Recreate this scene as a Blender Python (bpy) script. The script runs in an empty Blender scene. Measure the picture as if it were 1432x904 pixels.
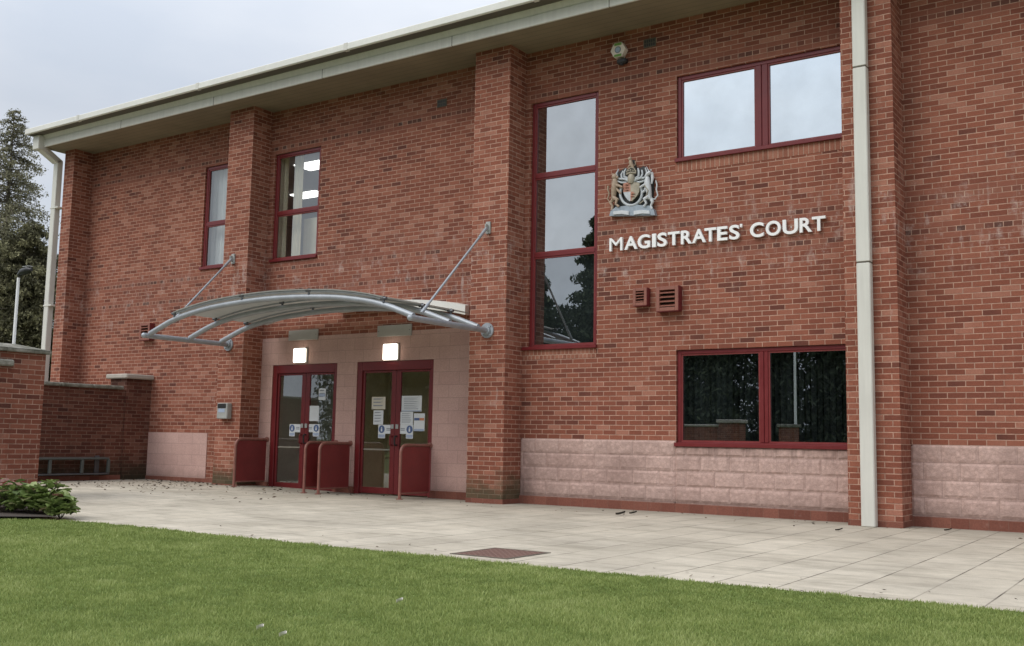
import bpy, math, random
import numpy as np
from mathutils import Vector, Matrix
random.seed(7); rng = np.random.default_rng(11)
scene = bpy.context.scene
col = scene.collection
R = math.radians

# ------------------------------------------------------------------ helpers
def tag(o, label=None, cat=None, group=None, kind=None):
    if label: o['label'] = label
    if cat: o['category'] = cat
    if group: o['group'] = group
    if kind: o['kind'] = kind
    return o

def thing(name, label, cat, loc=(0, 0, 0), group=None, rz=0):
    o = bpy.data.objects.new(name, None); col.objects.link(o)
    o.location = loc; o.rotation_euler = (0, 0, rz); o.empty_display_size = .2
    return tag(o, label, cat, group)

def origin(o):
    v = Vector((0, 0, 0))
    while o is not None:
        v += o.location; o = o.parent
    return v

class MB:
    """collects world-space shapes; build() links them as one mesh object"""
    def __init__(s): s.v = []; s.f = []; s.mi = []; s.cur = 0
    def add(s, vs, fs):
        n = len(s.v); s.v += [tuple(p) for p in vs]
        for f in fs: s.f.append(tuple(i + n for i in f)); s.mi.append(s.cur)
    def quad(s, a, b, c, d): s.add([a, b, c, d], [(0, 1, 2, 3)])
    def box(s, x0, x1, y0, y1, z0, z1):
        vs = [(x, y, z) for z in (z0, z1) for y in (y0, y1) for x in (x0, x1)]
        s.add(vs, [(0, 2, 3, 1), (4, 5, 7, 6), (0, 1, 5, 4), (2, 6, 7, 3), (0, 4, 6, 2), (1, 3, 7, 5)])
    def bbox(s, x0, x1, y0, y1, z0, z1, b=.008):
        """box with chamfered edges"""
        lo = (x0, y0, z0); hi = (x1, y1, z1); vs = []; idx = {}
        for sx in (0, 1):
            for sy in (0, 1):
                for sz in (0, 1):
                    for ax in range(3):
                        p = [0, 0, 0]
                        for k, sg in enumerate((sx, sy, sz)):
                            e = hi[k] if sg else lo[k]
                            p[k] = e if k == ax else (e - b if sg else e + b)
                        idx[(sx, sy, sz, ax)] = len(vs); vs.append(p)
        fs = []
        def face(keys):
            ps = [Vector(vs[idx[k]]) for k in keys]
            c = sum(ps, Vector()) / len(ps); n = (ps[1] - ps[0]).cross(ps[2] - ps[0])
            m = Vector(((x0 + x1) / 2, (y0 + y1) / 2, (z0 + z1) / 2))
            ks = [idx[k] for k in keys]
            if n.dot(c - m) < 0: ks.reverse()
            fs.append(tuple(ks))
        for ax in range(3):
            o = [k for k in range(3) if k != ax]
            for sg in (0, 1):
                ks = []
                for a, c in ((0, 0), (1, 0), (1, 1), (0, 1)):
                    t = [0, 0, 0]; t[ax] = sg; t[o[0]] = a; t[o[1]] = c
                    ks.append((*t, ax))
                face(ks)
            for a in (0, 1):
                for c in (0, 1):
                    t0 = [0, 0, 0]; t0[o[0]] = a; t0[o[1]] = c; t1 = list(t0); t0[ax] = 0; t1[ax] = 1
                    face([(*t0, o[0]), (*t1, o[0]), (*t1, o[1]), (*t0, o[1])])
        for sx in (0, 1):
            for sy in (0, 1):
                for sz in (0, 1): face([(sx, sy, sz, k) for k in range(3)])
        s.add(vs, fs)
    def tube(s, pts, r, n=10, cap=True):
        """r: number or list; parallel-transport frame"""
        pts = [Vector(p) for p in pts]; m = len(pts)
        rs = r if isinstance(r, (list, tuple)) else [r] * m
        T = [(pts[min(i + 1, m - 1)] - pts[max(i - 1, 0)]).normalized() for i in range(m)]
        a = Vector((0, 0, 1)) if abs(T[0].z) < .9 else Vector((1, 0, 0))
        u = T[0].cross(a).normalized(); vs = []
        for i in range(m):
            u = (u - T[i] * u.dot(T[i])).normalized(); w = T[i].cross(u)
            for k in range(n):
                t = 2 * math.pi * k / n
                vs.append(pts[i] + (u * math.cos(t) + w * math.sin(t)) * rs[i])
        fs = []
        for i in range(m - 1):
            for k in range(n):
                k2 = (k + 1) % n
                fs.append((i * n + k, i * n + k2, (i + 1) * n + k2, (i + 1) * n + k))
        if cap: fs.append(tuple(range(n - 1, -1, -1))); fs.append(tuple((m - 1) * n + k for k in range(n)))
        s.add(vs, fs)
    def disc(s, c, ax, r, h, n=20):
        c = Vector(c); s.tube([c, c + Vector(ax).normalized() * h], r, n)
    def ball(s, c, r, n=10, sc=(1, 1, 1)):
        vs = []; fs = []
        m = n // 2 + 1
        for i in range(m + 1):
            th = math.pi * i / m
            for k in range(n):
                ph = 2 * math.pi * k / n
                vs.append((c[0] + r * sc[0] * math.sin(th) * math.cos(ph), c[1] + r * sc[1] * math.sin(th) * math.sin(ph), c[2] + r * sc[2] * math.cos(th)))
        for i in range(m):
            for k in range(n):
                k2 = (k + 1) % n; fs.append((i * n + k, (i + 1) * n + k, (i + 1) * n + k2, i * n + k2))
        s.add(vs, fs)
    def prism(s, poly, y0, y1):
        """poly: (x,z) list extruded along y"""
        n = len(poly); vs = [(x, y0, z) for x, z in poly] + [(x, y1, z) for x, z in poly]
        fs = [tuple(range(n)), tuple(range(2 * n - 1, n - 1, -1))]
        for i in range(n): j = (i + 1) % n; fs.append((j, i, i + n, j + n))
        s.add(vs, fs)
    def build(s, name, mats, parent=None, smooth=False, recalc=False):
        me = bpy.data.meshes.new(name)
        o0 = origin(parent) if parent else Vector((0, 0, 0))
        me.from_pydata([(p[0] - o0.x, p[1] - o0.y, p[2] - o0.z) for p in s.v], [], s.f)
        if not isinstance(mats, (list, tuple)): mats = [mats]
        for m in mats: me.materials.append(m)
        if len(mats) > 1: me.polygons.foreach_set('material_index', s.mi)
        if recalc:
            import bmesh
            bm = bmesh.new(); bm.from_mesh(me); bmesh.ops.recalc_face_normals(bm, faces=bm.faces); bm.to_mesh(me); bm.free()
        if smooth:
            me.polygons.foreach_set('use_smooth', [True] * len(me.polygons))
            me.set_sharp_from_angle(angle=R(40))
        me.update()
        o = bpy.data.objects.new(name, me); col.objects.link(o)
        if parent: o.parent = parent
        return o

def npmesh(name, verts, faces_n, mat, parent=None, tint=None):
    """fast mesh from numpy: verts (N,3), faces all with faces_n corners in order"""
    me = bpy.data.meshes.new(name); N = len(verts); F = N // faces_n
    me.vertices.add(N); me.vertices.foreach_set('co', np.asarray(verts, np.float32).ravel())
    me.loops.add(N); me.loops.foreach_set('vertex_index', np.arange(N, dtype=np.int32))
    me.polygons.add(F); me.polygons.foreach_set('loop_start', np.arange(0, N, faces_n, dtype=np.int32))
    if tint is not None:
        at = me.attributes.new('tint', 'FLOAT', 'POINT'); at.data.foreach_set('value', np.asarray(tint, np.float32))
    me.materials.append(mat); me.update(); me.validate()
    o = bpy.data.objects.new(name, me); col.objects.link(o)
    if parent: o.parent = parent
    return o

# ------------------------------------------------------------------ shader helpers
class SM:
    def __init__(s, name):
        s.mat = bpy.data.materials.new(name); s.mat.use_nodes = True
        s.nt = s.mat.node_tree; s.nt.nodes.clear()
        s.out = s.n('ShaderNodeOutputMaterial'); s.bsdf = s.n('ShaderNodeBsdfPrincipled')
        s.link(s.bsdf.outputs[0], s.out.inputs[0])
    def n(s, t, **kw):
        x = s.nt.nodes.new(t)
        for k, v in kw.items(): setattr(x, k, v)
        return x
    def link(s, a, b): s.nt.links.new(a, b)
    def put(s, v, inp):
        if isinstance(v, bpy.types.NodeSocket): s.link(v, inp)
        elif isinstance(v, (tuple, list)) and len(v) == 3 and inp.type == 'RGBA': inp.default_value = (*v, 1)
        else: inp.default_value = v
    def m(s, op, a, b=None, c=None, clamp=False):
        x = s.n('ShaderNodeMath', operation=op, use_clamp=clamp)
        for i, v in enumerate((a, b, c)):
            if v is not None: s.put(v, x.inputs[i])
        return x.outputs[0]
    def xyz(s, sock):
        x = s.n('ShaderNodeSeparateXYZ'); s.link(sock, x.inputs[0]); return x.outputs
    def vec(s, a=0., b=0., c=0.):
        x = s.n('ShaderNodeCombineXYZ')
        for i, v in enumerate((a, b, c)): s.put(v, x.inputs[i])
        return x.outputs[0]
    def obj(s): return s.n('ShaderNodeTexCoord').outputs['Object']
    def pos(s): return s.n('ShaderNodeNewGeometry').outputs['Position']
    def noise(s, vec, scale, detail=4, rough=.55, out=0):
        x = s.n('ShaderNodeTexNoise'); x.inputs['Scale'].default_value = scale; x.inputs['Detail'].default_value = detail
        x.inputs['Roughness'].default_value = rough; s.link(vec, x.inputs['Vector']); return x.outputs[out]
    def white(s, vec, out=0):
        x = s.n('ShaderNodeTexWhiteNoise', noise_dimensions='3D'); s.link(vec, x.inputs['Vector']); return x.outputs[out]
    def ramp(s, f, stops, interp='LINEAR'):
        x = s.n('ShaderNodeValToRGB'); cr = x.color_ramp; cr.interpolation = interp
        while len(cr.elements) < len(stops): cr.elements.new(.5)
        for e, (p, c) in zip(cr.elements, stops): e.position = p; e.color = (*c, 1) if len(c) == 3 else c
        s.link(f, x.inputs[0]); return x.outputs[0]
    def mix(s, f, a, b, blend='MIX'):
        x = s.n('ShaderNodeMix', data_type='RGBA', blend_type=blend)
        s.put(f, x.inputs[0]); s.put(a, x.inputs[6]); s.put(b, x.inputs[7]); return x.outputs[2]
    def remap(s, v, a, b, c=0., d=1., smooth=False):
        x = s.n('ShaderNodeMapRange', interpolation_type='SMOOTHSTEP' if smooth else 'LINEAR')
        for i, k in enumerate((v, a, b, c, d)): s.put(k, x.inputs[i])
        return x.outputs[0]
    def scale(s, colr, f):
        x = s.n('ShaderNodeVectorMath', operation='SCALE'); s.put(colr, x.inputs[0]); s.put(f, x.inputs['Scale']); return x.outputs[0]
    def bump(s, h, strength=.3, dist=.01):
        x = s.n('ShaderNodeBump'); x.inputs['Strength'].default_value = strength; x.inputs['Distance'].default_value = dist
        s.link(h, x.inputs['Height']); s.link(x.outputs[0], s.bsdf.inputs['Normal'])
    def base(s, c, rough=.6, metal=0., spec=.5):
        s.put(c, s.bsdf.inputs['Base Color']); s.put(rough, s.bsdf.inputs['Roughness'])
        s.put(metal, s.bsdf.inputs['Metallic']); s.bsdf.inputs['Specular IOR Level'].default_value = spec

def paint(name, c, rough=.45, metal=0., var=.18, scale=6., bump=.0, spec=.5, streak=False):
    """paint / metal / render with uneven tone and grain"""
    s = SM(name); p = s.obj()
    if streak:
        a = s.xyz(p); q = s.vec(s.m('MULTIPLY', a[0], 8.), s.m('MULTIPLY', a[1], 8.), s.m('MULTIPLY', a[2], .6))
        f = s.m('ADD', s.m('MULTIPLY', s.noise(q, 2.5, 5), .6), s.m('MULTIPLY', s.noise(p, scale, 5), .4))
    else:
        f = s.m('ADD', s.m('MULTIPLY', s.noise(p, scale, 5, .65), .65), s.m('MULTIPLY', s.noise(p, scale * 12, 2), .35))
    s.base(s.scale(c, s.remap(f, .3, .7, 1 - var, 1 + var)), s.remap(f, .3, .7, rough - .08, rough + .1), metal, spec)
    if bump: s.bump(s.noise(p, 90, 3), bump, .004)
    return s.mat

def brick_mat(name, bw=.225, bh=.075, mort=.01, z0=0., cols=None, mortar=(.46, .285, .212), bands=False, algae=0., tone=1., plain=0., bumpk=.55, swap=False, stain=.5):
    s = SM(name); p = s.obj(); a = s.xyz(p)
    nx = s.m('ABSOLUTE', s.xyz(s.n('ShaderNodeNewGeometry').outputs['True Normal'])[0])
    side = s.m('GREATER_THAN', nx, .6)
    u = s.m('ADD', s.m('MULTIPLY', a[0], s.m('SUBTRACT', 1., side)), s.m('MULTIPLY', s.m('ADD', a[1], .0525), side))
    v = s.m('DIVIDE', s.m('SUBTRACT', a[2], z0), bh)
    row = s.m('FLOOR', v); fv = s.m('FRACT', v)
    off = s.m('MULTIPLY', s.m('MODULO', s.m('ADD', row, 4000.), 2.), .5)
    W = bw
    if bands:
        def isrow(lst):
            r = None
            for k in lst:
                e = s.m('COMPARE', row, float(k), .3); r = e if r is None else s.m('MAXIMUM', r, e)
            return r
        head = isrow((51, 57, 90)); flat = isrow((50, 52, 56, 58, 89, 91))
        W = s.m('SUBTRACT', bw, s.m('MULTIPLY', head, bw / 2))
    uu = s.m('ADD', s.m('DIVIDE', u, W), off)
    cl = s.m('FLOOR', uu); fu = s.m('FRACT', uu)
    du = s.m('MULTIPLY', s.m('MINIMUM', fu, s.m('SUBTRACT', 1., fu)), W)
    dv = s.m('MULTIPLY', s.m('MINIMUM', fv, s.m('SUBTRACT', 1., fv)), bh)
    wob = s.m('MULTIPLY', s.m('SUBTRACT', s.noise(p, 35, 2), .5), .004)
    d = s.m('ADD', s.m('MINIMUM', du, dv), wob)
    mask = s.remap(d, mort / 2 - .0015, mort / 2 + .0025, 0., 1., True)
    rnd = s.white(s.vec(cl, row, side)); rnd2 = s.white(s.vec(row, cl, 7.3))
    cols = cols or [(0., (.130, .044, .031)), (.06, (.190, .061, .039)), (.35, (.232, .075, .046)), (.65, (.268, .090, .055)), (.88, (.302, .110, .069)), (1., (.36, .155, .105))]
    clump = s.noise(p, .45, 4, .6)
    c = s.ramp(s.m('ADD', rnd, s.m('MULTIPLY', s.m('SUBTRACT', clump, .47), .8), None, True), cols)
    c = s.scale(c, s.remap(s.noise(p, 55, 4, .7), .3, .7, .80, 1.18))
    if bands:
        c = s.mix(s.m('MULTIPLY', flat, .8), c, (.262, .095, .062))
        hd = s.ramp(rnd, [(0., (.095, .045, .035)), (.45, (.165, .06, .042)), (1., (.29, .115, .075))])
        c = s.mix(s.m('MULTIPLY', head, .85), c, hd)
    mc = s.scale(mortar, s.remap(s.noise(p, 9, 4), .3, .7, .72, 1.22))
    if bands: mc = s.mix(s.m('MULTIPLY', flat, .72), mc, (.285, .118, .080))
    c = s.mix(mask, mc, c)
    # broad weathering, pale bloom and dirty runs
    big = s.noise(p, .55, 5, .6); c = s.scale(c, s.remap(big, .3, .7, 1 - .22 * stain, 1 + .2 * stain))
    q = s.vec(s.m('MULTIPLY', a[0], 3.), s.m('MULTIPLY', a[1], 3.), s.m('MULTIPLY', a[2], .5))
    run = s.noise(q, 1.6, 5, .6); c = s.mix(s.remap(run, .55, .76, 0., .42 * stain), c, (.11, .06, .045))
    eff = s.m('MULTIPLY', s.remap(s.noise(p, 2.1, 6, .75), .60, .74), s.remap(s.noise(q, 4.5, 4), .45, .65))
    c = s.mix(s.m('MULTIPLY', eff, .5), c, (.52, .43, .38))
    # salts washed out of the joints around mid height
    zm = s.m('MULTIPLY', s.remap(a[2], 3.0, 3.7, 0., 1., True), s.remap(a[2], 5.2, 3.95, 0., 1., True))
    e2 = s.m('MULTIPLY', s.remap(s.noise(p, 3.4, 6, .8), .50, .66), s.remap(s.noise(q, 3.1, 4, .7), .44, .60))
    c = s.mix(s.m('MULTIPLY', s.m('MULTIPLY', e2, zm), .7), c, (.56, .45, .40))
    if algae:
        h = s.m('ADD', a[2], s.m('MULTIPLY', s.m('SUBTRACT', s.noise(p, 3.2, 5, .7), .5), .9))
        f = s.m('MULTIPLY', s.remap(h, .62, .05, 0., 1., True), algae)
        c = s.mix(f, c, (.06, .066, .036))
    if tone != 1: c = s.scale(c, tone)
    s.base(c, s.remap(mask, 0, 1, .95, .82), 0., .25)
    s.bump(s.m('ADD', mask, s.m('MULTIPLY', s.noise(p, 120, 3, .7), .45)), bumpk, .006)
    return s.mat

def block_mat(name, bw, bh, z0, c1, c2, rough_face, joint=.008, dirt=.5):
    s = SM(name); p = s.obj(); a = s.xyz(p)
    nx = s.m('ABSOLUTE', s.xyz(s.n('ShaderNodeNewGeometry').outputs['True Normal'])[0]); side = s.m('GREATER_THAN', nx, .6)
    u = s.m('ADD', s.m('MULTIPLY', a[0], s.m('SUBTRACT', 1., side)), s.m('MULTIPLY', a[1], side))
    v = s.m('DIVIDE', s.m('SUBTRACT', a[2], z0), bh); row = s.m('FLOOR', v); fv = s.m('FRACT', v)
    uu = s.m('ADD', s.m('DIVIDE', u, bw), s.m('MULTIPLY', s.m('MODULO', s.m('ADD', row, 400.), 2.), .5))
    cl = s.m('FLOOR', uu); fu = s.m('FRACT', uu)
    d = s.m('MINIMUM', s.m('MULTIPLY', s.m('MINIMUM', fu, s.m('SUBTRACT', 1., fu)), bw), s.m('MULTIPLY', s.m('MINIMUM', fv, s.m('SUBTRACT', 1., fv)), bh))
    d = s.m('ADD', d, s.m('MULTIPLY', s.m('SUBTRACT', s.noise(p, 22, 3), .5), .006 if rough_face else .002))
    mask = s.remap(d, joint / 2 - .001, joint / 2 + .003, 0., 1., True)
    pillow = s.remap(d, 0., .045, 0., 1., True)
    rnd = s.white(s.vec(cl, row, side))
    n1 = s.noise(p, 7, 6, .7); n2 = s.noise(p, 60, 3, .7)
    c = s.mix(s.m('ADD', s.m('MULTIPLY', rnd, .5), s.m('MULTIPLY', n1, .5)), c1, c2)
    c = s.scale(c, s.remap(n2, .3, .7, .86, 1.14))
    vn = s.n('ShaderNodeTexVoronoi'); vn.inputs['Scale'].default_value = 16; s.link(p, vn.inputs['Vector'])
    if rough_face: c = s.scale(c, s.remap(vn.outputs[0], .0, .6, 1.1, .86))
    big = s.noise(p, .9, 5); c = s.mix(s.remap(big, .45, .75, 0., dirt), c, (.17, .105, .088))
    if rough_face:   # rain runs below the window sill
        rn = s.noise(s.vec(s.m('MULTIPLY', a[0], 5.), 0., s.m('MULTIPLY', a[2], .7)), 1.7, 5, .7)
        wn = s.m('MULTIPLY', s.m('MULTIPLY', s.m('GREATER_THAN', a[0], 4.6), s.m('LESS_THAN', a[0], 7.1)), s.remap(a[2], .62, .95))
        c = s.mix(s.m('MULTIPLY', s.remap(rn, .47, .62), s.m('MULTIPLY', wn, .6)), c, (.16, .11, .095))
    # soil splashed along the bottom
    low = s.m('ADD', a[2], s.m('MULTIPLY', s.m('SUBTRACT', s.noise(p, 4, 4), .5), .35))
    c = s.mix(s.remap(low, .33, .12, 0., .35), c, (.15, .10, .08))
    c = s.mix(s.m('MULTIPLY', s.m('SUBTRACT', 1., mask), .42 if rough_face else .5), c, (.24, .17, .15))
    s.base(c, .9, 0., .2)
    if rough_face:
        h = s.m('ADD', s.m('MULTIPLY', pillow, .35), s.m('ADD', s.m('MULTIPLY', s.noise(p, 9, 6, .65), 1.6), s.m('MULTIPLY', s.noise(p, 30, 5, .7), .6)))
        s.bump(h, .7, .014)
    else: s.bump(s.m('ADD', mask, s.m('MULTIPLY', s.noise(p, 130, 3), .35)), .35, .004)
    return s.mat

def glass_mat(name, refl, tint=(.95, .98, 1.), rough=.0, see=(.8, .85, .85), wave=.0):
    s = SM(name); s.nt.nodes.remove(s.bsdf)
    g = s.n('ShaderNodeBsdfGlossy'); g.inputs['Color'].default_value = (*tint, 1); g.inputs['Roughness'].default_value = rough
    t = s.n('ShaderNodeBsdfTransparent'); t.inputs['Color'].default_value = (*see, 1)
    p = s.obj()
    if wave:
        b = s.n('ShaderNodeBump'); b.inputs['Strength'].default_value = wave; b.inputs['Distance'].default_value = .01
        s.link(s.noise(p, 1.3, 2), b.inputs['Height']); s.link(b.outputs[0], g.inputs['Normal'])
    f = s.remap(s.noise(p, 2.5, 4), .3, .7, refl * .93, min(refl * 1.05, 1.))
    mx = s.n('ShaderNodeMixShader'); s.link(f, mx.inputs[0]); s.link(t.outputs[0], mx.inputs[1]); s.link(g.outputs[0], mx.inputs[2])
    s.link(mx.outputs[0], s.out.inputs[0]); return s.mat

def emit_mat(name, c, k):
    s = SM(name); s.base(c, .5); s.put((*c, 1), s.bsdf.inputs['Emission Color'])
    f = s.remap(s.noise(s.obj(), 14, 2), .3, .7, k * .93, k * 1.05); s.put(f, s.bsdf.inputs['Emission Strength']); return s.mat

# ------------------------------------------------------------------ materials
M = {}
M['brick'] = brick_mat('facing_brick', bands=True, tone=.95)
M['brick_pil'] = brick_mat('pilaster_brick', algae=.0, tone=.97)
M['brick_pil_mossy'] = brick_mat('pilaster_brick_mossy', algae=.8)
M['brick_old'] = brick_mat('boundary_brick', tone=.80, stain=.8)
M['brick_damp_shaded'] = brick_mat('damp_shaded_boundary_brick', tone=.40, algae=.85, stain=1.)  # low tone paints in the wall's shaded face along with its damp
M['sill_brick'] = brick_mat('brick_on_edge', bw=.075, bh=.30, z0=.0, cols=[(0., (.24, .09, .058)), (.6, (.30, .12, .078)), (1., (.35, .15, .10))], mortar=(.42, .27, .20))
M['base_brick'] = brick_mat('base_course_brick', bw=.225, bh=.15, mort=.006, z0=-.02, cols=[(0., (.17, .062, .043)), (.5, (.205, .076, .052)), (1., (.245, .096, .066))], mortar=(.22, .11, .08))
M['block_rough'] = block_mat('split_face_block', .445, .225, .15, (.50, .338, .290), (.59, .42, .365), True)
M['block_smooth'] = block_mat('smooth_block', .445, .225, .15, (.50, .320, .275), (.58, .385, .335), False, .006, .3)
M['red'] = paint('dark_red_powder_coat', (.150, .0135, .0155), .38, var=.14)
M['red_dk'] = paint('dark_red_panel', (.20, .028, .027), .42, var=.2, scale=3)
M['red_vent'] = paint('faded_red_vent', (.25, .095, .066), .55, var=.15)
M['red_vent_dk'] = paint('vent_side_red', (.15, .02, .022), .5)
M['rail'] = paint('worn_maroon_tube', (.25, .10, .075), .45, var=.3, scale=9)
M['fascia'] = paint('cream_grey_fascia', (.62, .605, .545), .55, var=.09, scale=2, streak=True)
M['lip'] = paint('pale_roof_edge', (.72, .71, .65), .5, var=.08, scale=2)
M['soffit'] = SM('brown_soffit_boards')
s = M['soffit']; p = s.obj(); a = s.xyz(p)
sf = s.m('FRACT', s.m('DIVIDE', a[1], .15)); g = s.remap(s.m('MINIMUM', sf, s.m('SUBTRACT', 1., sf)), .0, .05, .45, 1.)
s.base(s.scale(s.scale((.25, .208, .138), g), s.remap(s.noise(p, 1.4, 4), .3, .7, .85, 1.1)), .6); M['soffit'] = s.mat
M['dark'] = paint('shade_and_trim_brown', (.10, .085, .062), .7)
M['roof'] = paint('roof_sheet', (.35, .35, .33), .5)
M['pipe'] = paint('cream_downpipe', (.62, .61, .55), .42, var=.08, scale=2.5, streak=True)
M['steel'] = paint('galvanised_tube', (.36, .385, .41), .52, metal=.45, var=.2, scale=5)
M['steel_dk'] = paint('dark_steel_clamp', (.13, .135, .145), .4, metal=.6)
M['white'] = paint('white_letters', (.88, .88, .87), .4, var=.04)
M['paper'] = paint('white_paper', (.66, .69, .70), .7, var=.04, scale=10)
M['cream_paper'] = paint('cream_paper', (.60, .56, .46), .7, var=.05, scale=10)
M['ink'] = paint('grey_print', (.24, .26, .30), .7)
M['blue'] = paint('blue_print', (.08, .13, .27), .6)
M['blue_lt'] = paint('light_blue_print', (.36, .43, .56), .6)
M['orange'] = paint('orange_print', (.55, .22, .11), .6)
M['black'] = paint('black_plastic', (.022, .022, .022), .45)
M['grey_sign'] = paint('grey_plate', (.40, .385, .355), .55, var=.08)
M['grey_box'] = paint('grey_metal_box', (.36, .365, .345), .5, var=.15)
M['stone'] = SM('weathered_coping')
s = M['stone']; p = s.obj(); f = s.noise(p, 5, 6, .7)
s.base(s.ramp(f, [(.3, (.075, .075, .055)), (.5, (.19, .182, .15)), (.72, (.34, .325, .285))]), .9, 0, .2); s.bump(s.noise(p, 40, 4), .5, .01); M['stone'] = s.mat
M['stone_lt'] = paint('pale_cap_stone', (.40, .36, .31), .85, var=.25, scale=5, bump=.4)
M['glass_sky'] = glass_mat('sky_mirror_glass', .92, (.88, .945, .965))
M['glass_mid'] = glass_mat('grey_tinted_glass', .52, (.92, .965, .98), see=(.85, .85, .76))
M['glass_dark'] = glass_mat('dark_glass', .34, (.9, .96, 1.), see=(.6, .65, .65))
M['glass_clear'] = glass_mat('clear_glass', .20, see=(.93, .95, .93))
M['glass_door'] = glass_mat('door_glass', .2, see=(.93, .93, .86))
M['room'] = paint('room_plaster', (.42, .42, .40), .9, var=.05)
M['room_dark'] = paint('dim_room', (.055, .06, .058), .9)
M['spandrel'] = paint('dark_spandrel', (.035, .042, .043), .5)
M['olive'] = paint('olive_lobby_wall', (.56, .50, .34), .8, var=.15, scale=2)
M['lobby_grey'] = paint('grey_lobby_wall', (.50, .52, .47), .8, var=.15, scale=2)
M['curtain'] = paint('cream_curtain', (.72, .66, .52), .9, var=.12, streak=True)
M['blind'] = paint('pale_grey_blind', (.58, .60, .60), .9, var=.1, streak=True)
M['lamp'] = emit_mat('lit_lamp_diffuser', (1., .88, .75), 3.8)
M['panel_light'] = emit_mat('lit_ceiling_panel', (1., 1., .97), 3.4)
s = SM('polycarbonate_sheet'); p = s.obj()
a = s.xyz(p); dirt = s.noise(s.vec(s.m('MULTIPLY', a[0], 6.), s.m('MULTIPLY', a[1], .8), 0.), 1.8, 6, .7)
s.base(s.mix(s.remap(dirt, .45, .75, 0., .55), s.scale((.40, .40, .375), s.remap(s.noise(p, 2.2, 5), .3, .7, .85, 1.1)), (.20, .20, .155)), .4, 0, .5)
tr = s.n('ShaderNodeBsdfTranslucent'); tr.inputs[0].default_value = (.62, .61, .56, 1); mx = s.n('ShaderNodeMixShader'); mx.inputs[0].default_value = .5
s.link(s.bsdf.outputs[0], mx.inputs[1]); s.link(tr.outputs[0], mx.inputs[2]); s.link(mx.outputs[0], s.out.inputs[0]); M['poly'] = s.mat
M['rack'] = paint('grey_green_rack', (.075, .082, .074), .6, var=.2)
M['cover'] = paint('rusty_cover', (.155, .085, .065), .65, var=.25, scale=9, bump=.4)

def leaf_mat(name, stops, rough=.6, spec=.3, trans=.25):
    s = SM(name); at = s.n('ShaderNodeAttribute', attribute_name='tint')
    c = s.ramp(at.outputs['Fac'], stops); s.base(c, rough, 0, spec)
    t = s.n('ShaderNodeBsdfTranslucent'); s.link(c, t.inputs[0])
    mx = s.n('ShaderNodeMixShader'); mx.inputs[0].default_value = trans
    s.link(s.bsdf.outputs[0], mx.inputs[1]); s.link(t.outputs[0], mx.inputs[2]); s.link(mx.outputs[0], s.out.inputs[0]); return s.mat
M['grass'] = leaf_mat('lawn_blades', [(0., (.120, .152, .040)), (.35, (.248, .308, .088)), (.7, (.372, .428, .146)), (.93, (.48, .52, .23)), (1., (.58, .52, .33))], .6, .25, .3)
M['needles_sparse'] = leaf_mat('grey_green_needles', [(0., (.11, .105, .07)), (.5, (.195, .185, .115)), (1., (.32, .30, .19))], .8, .1, .2)
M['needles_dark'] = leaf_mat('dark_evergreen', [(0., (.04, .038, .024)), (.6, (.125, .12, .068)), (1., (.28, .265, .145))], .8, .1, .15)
M['needles_belt'] = leaf_mat('belt_evergreen', [(0., (.03, .037, .026)), (.6, (.085, .10, .062)), (1., (.20, .22, .13))], .8, .1, .15)
M['bed_leaf'] = leaf_mat('bed_leaves', [(0., (.035, .05, .016)), (.3, (.11, .16, .045)), (.7, (.235, .31, .095)), (.86, (.34, .38, .17)), (.9, (.34, .18, .14)), (1., (.10, .04, .035))], .5, .4, .25)
M['bark'] = paint('bark', (.12, .10, .078), .9, var=.3)
M['litter'] = leaf_mat('dead_leaves', [(0., (.03, .022, .016)), (.6, (.085, .06, .042)), (1., (.2, .15, .10))], .9, .1, 0.)
M['petal'] = paint('pale_petal', (.85, .78, .74), .7)
M['soil'] = paint('bed_soil', (.045, .032, .024), .95, var=.4, scale=14, bump=.6)

# paving slabs, 455 x 600 grid, staggered by column
s = SM('concrete_paving_slabs'); p = s.obj()
mp = s.n('ShaderNodeMapping'); mp.inputs['Rotation'].default_value = (0, 0, R(-.9)); s.link(p, mp.inputs[0]); a = s.xyz(mp.outputs[0])
ux = s.m('DIVIDE', s.m('ADD', a[0], 40.11), .455); cx = s.m('FLOOR', ux); fx = s.m('FRACT', ux)
uy = s.m('ADD', s.m('DIVIDE', s.m('ADD', a[1], 40.02), .6), s.m('MULTIPLY', s.m('MODULO', cx, 2.), .5)); cy = s.m('FLOOR', uy); fy = s.m('FRACT', uy)
dx = s.m('MULTIPLY', s.m('MINIMUM', fx, s.m('SUBTRACT', 1., fx)), .455); dy = s.m('MULTIPLY', s.m('MINIMUM', fy, s.m('SUBTRACT', 1., fy)), .6)
d = s.m('ADD', s.m('MINIMUM', dx, s.m('MULTIPLY', dy, 1.5)), s.m('MULTIPLY', s.m('SUBTRACT', s.noise(p, 18, 3), .5), .006))
gap = s.remap(d, .004, .009, 0., 1., True)
vis = s.remap(s.noise(p, 1.3, 3), .38, .62, .35, 1.)
rnd = s.white(s.vec(cx, cy, 1.))
n0 = s.noise(p, .7, 5, .6); n1 = s.noise(p, 6, 6, .7); n2 = s.noise(p, 95, 3, .7)
c = s.mix(rnd, (.455, .405, .322), (.515, .462, .372))
c = s.scale(c, s.remap(n0, .3, .7, .80, 1.14)); c = s.scale(c, s.remap(n1, .3, .7, .88, 1.1)); c = s.scale(c, s.remap(n2, .3, .7, .88, 1.12))
st = s.remap(s.noise(s.vec(s.m('MULTIPLY', a[0], .6), s.m('MULTIPLY', a[1], 1.6), 0.), 1.7, 6, .7), .50, .70, 0., .55); c = s.mix(st, c, (.20, .18, .135))
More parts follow.
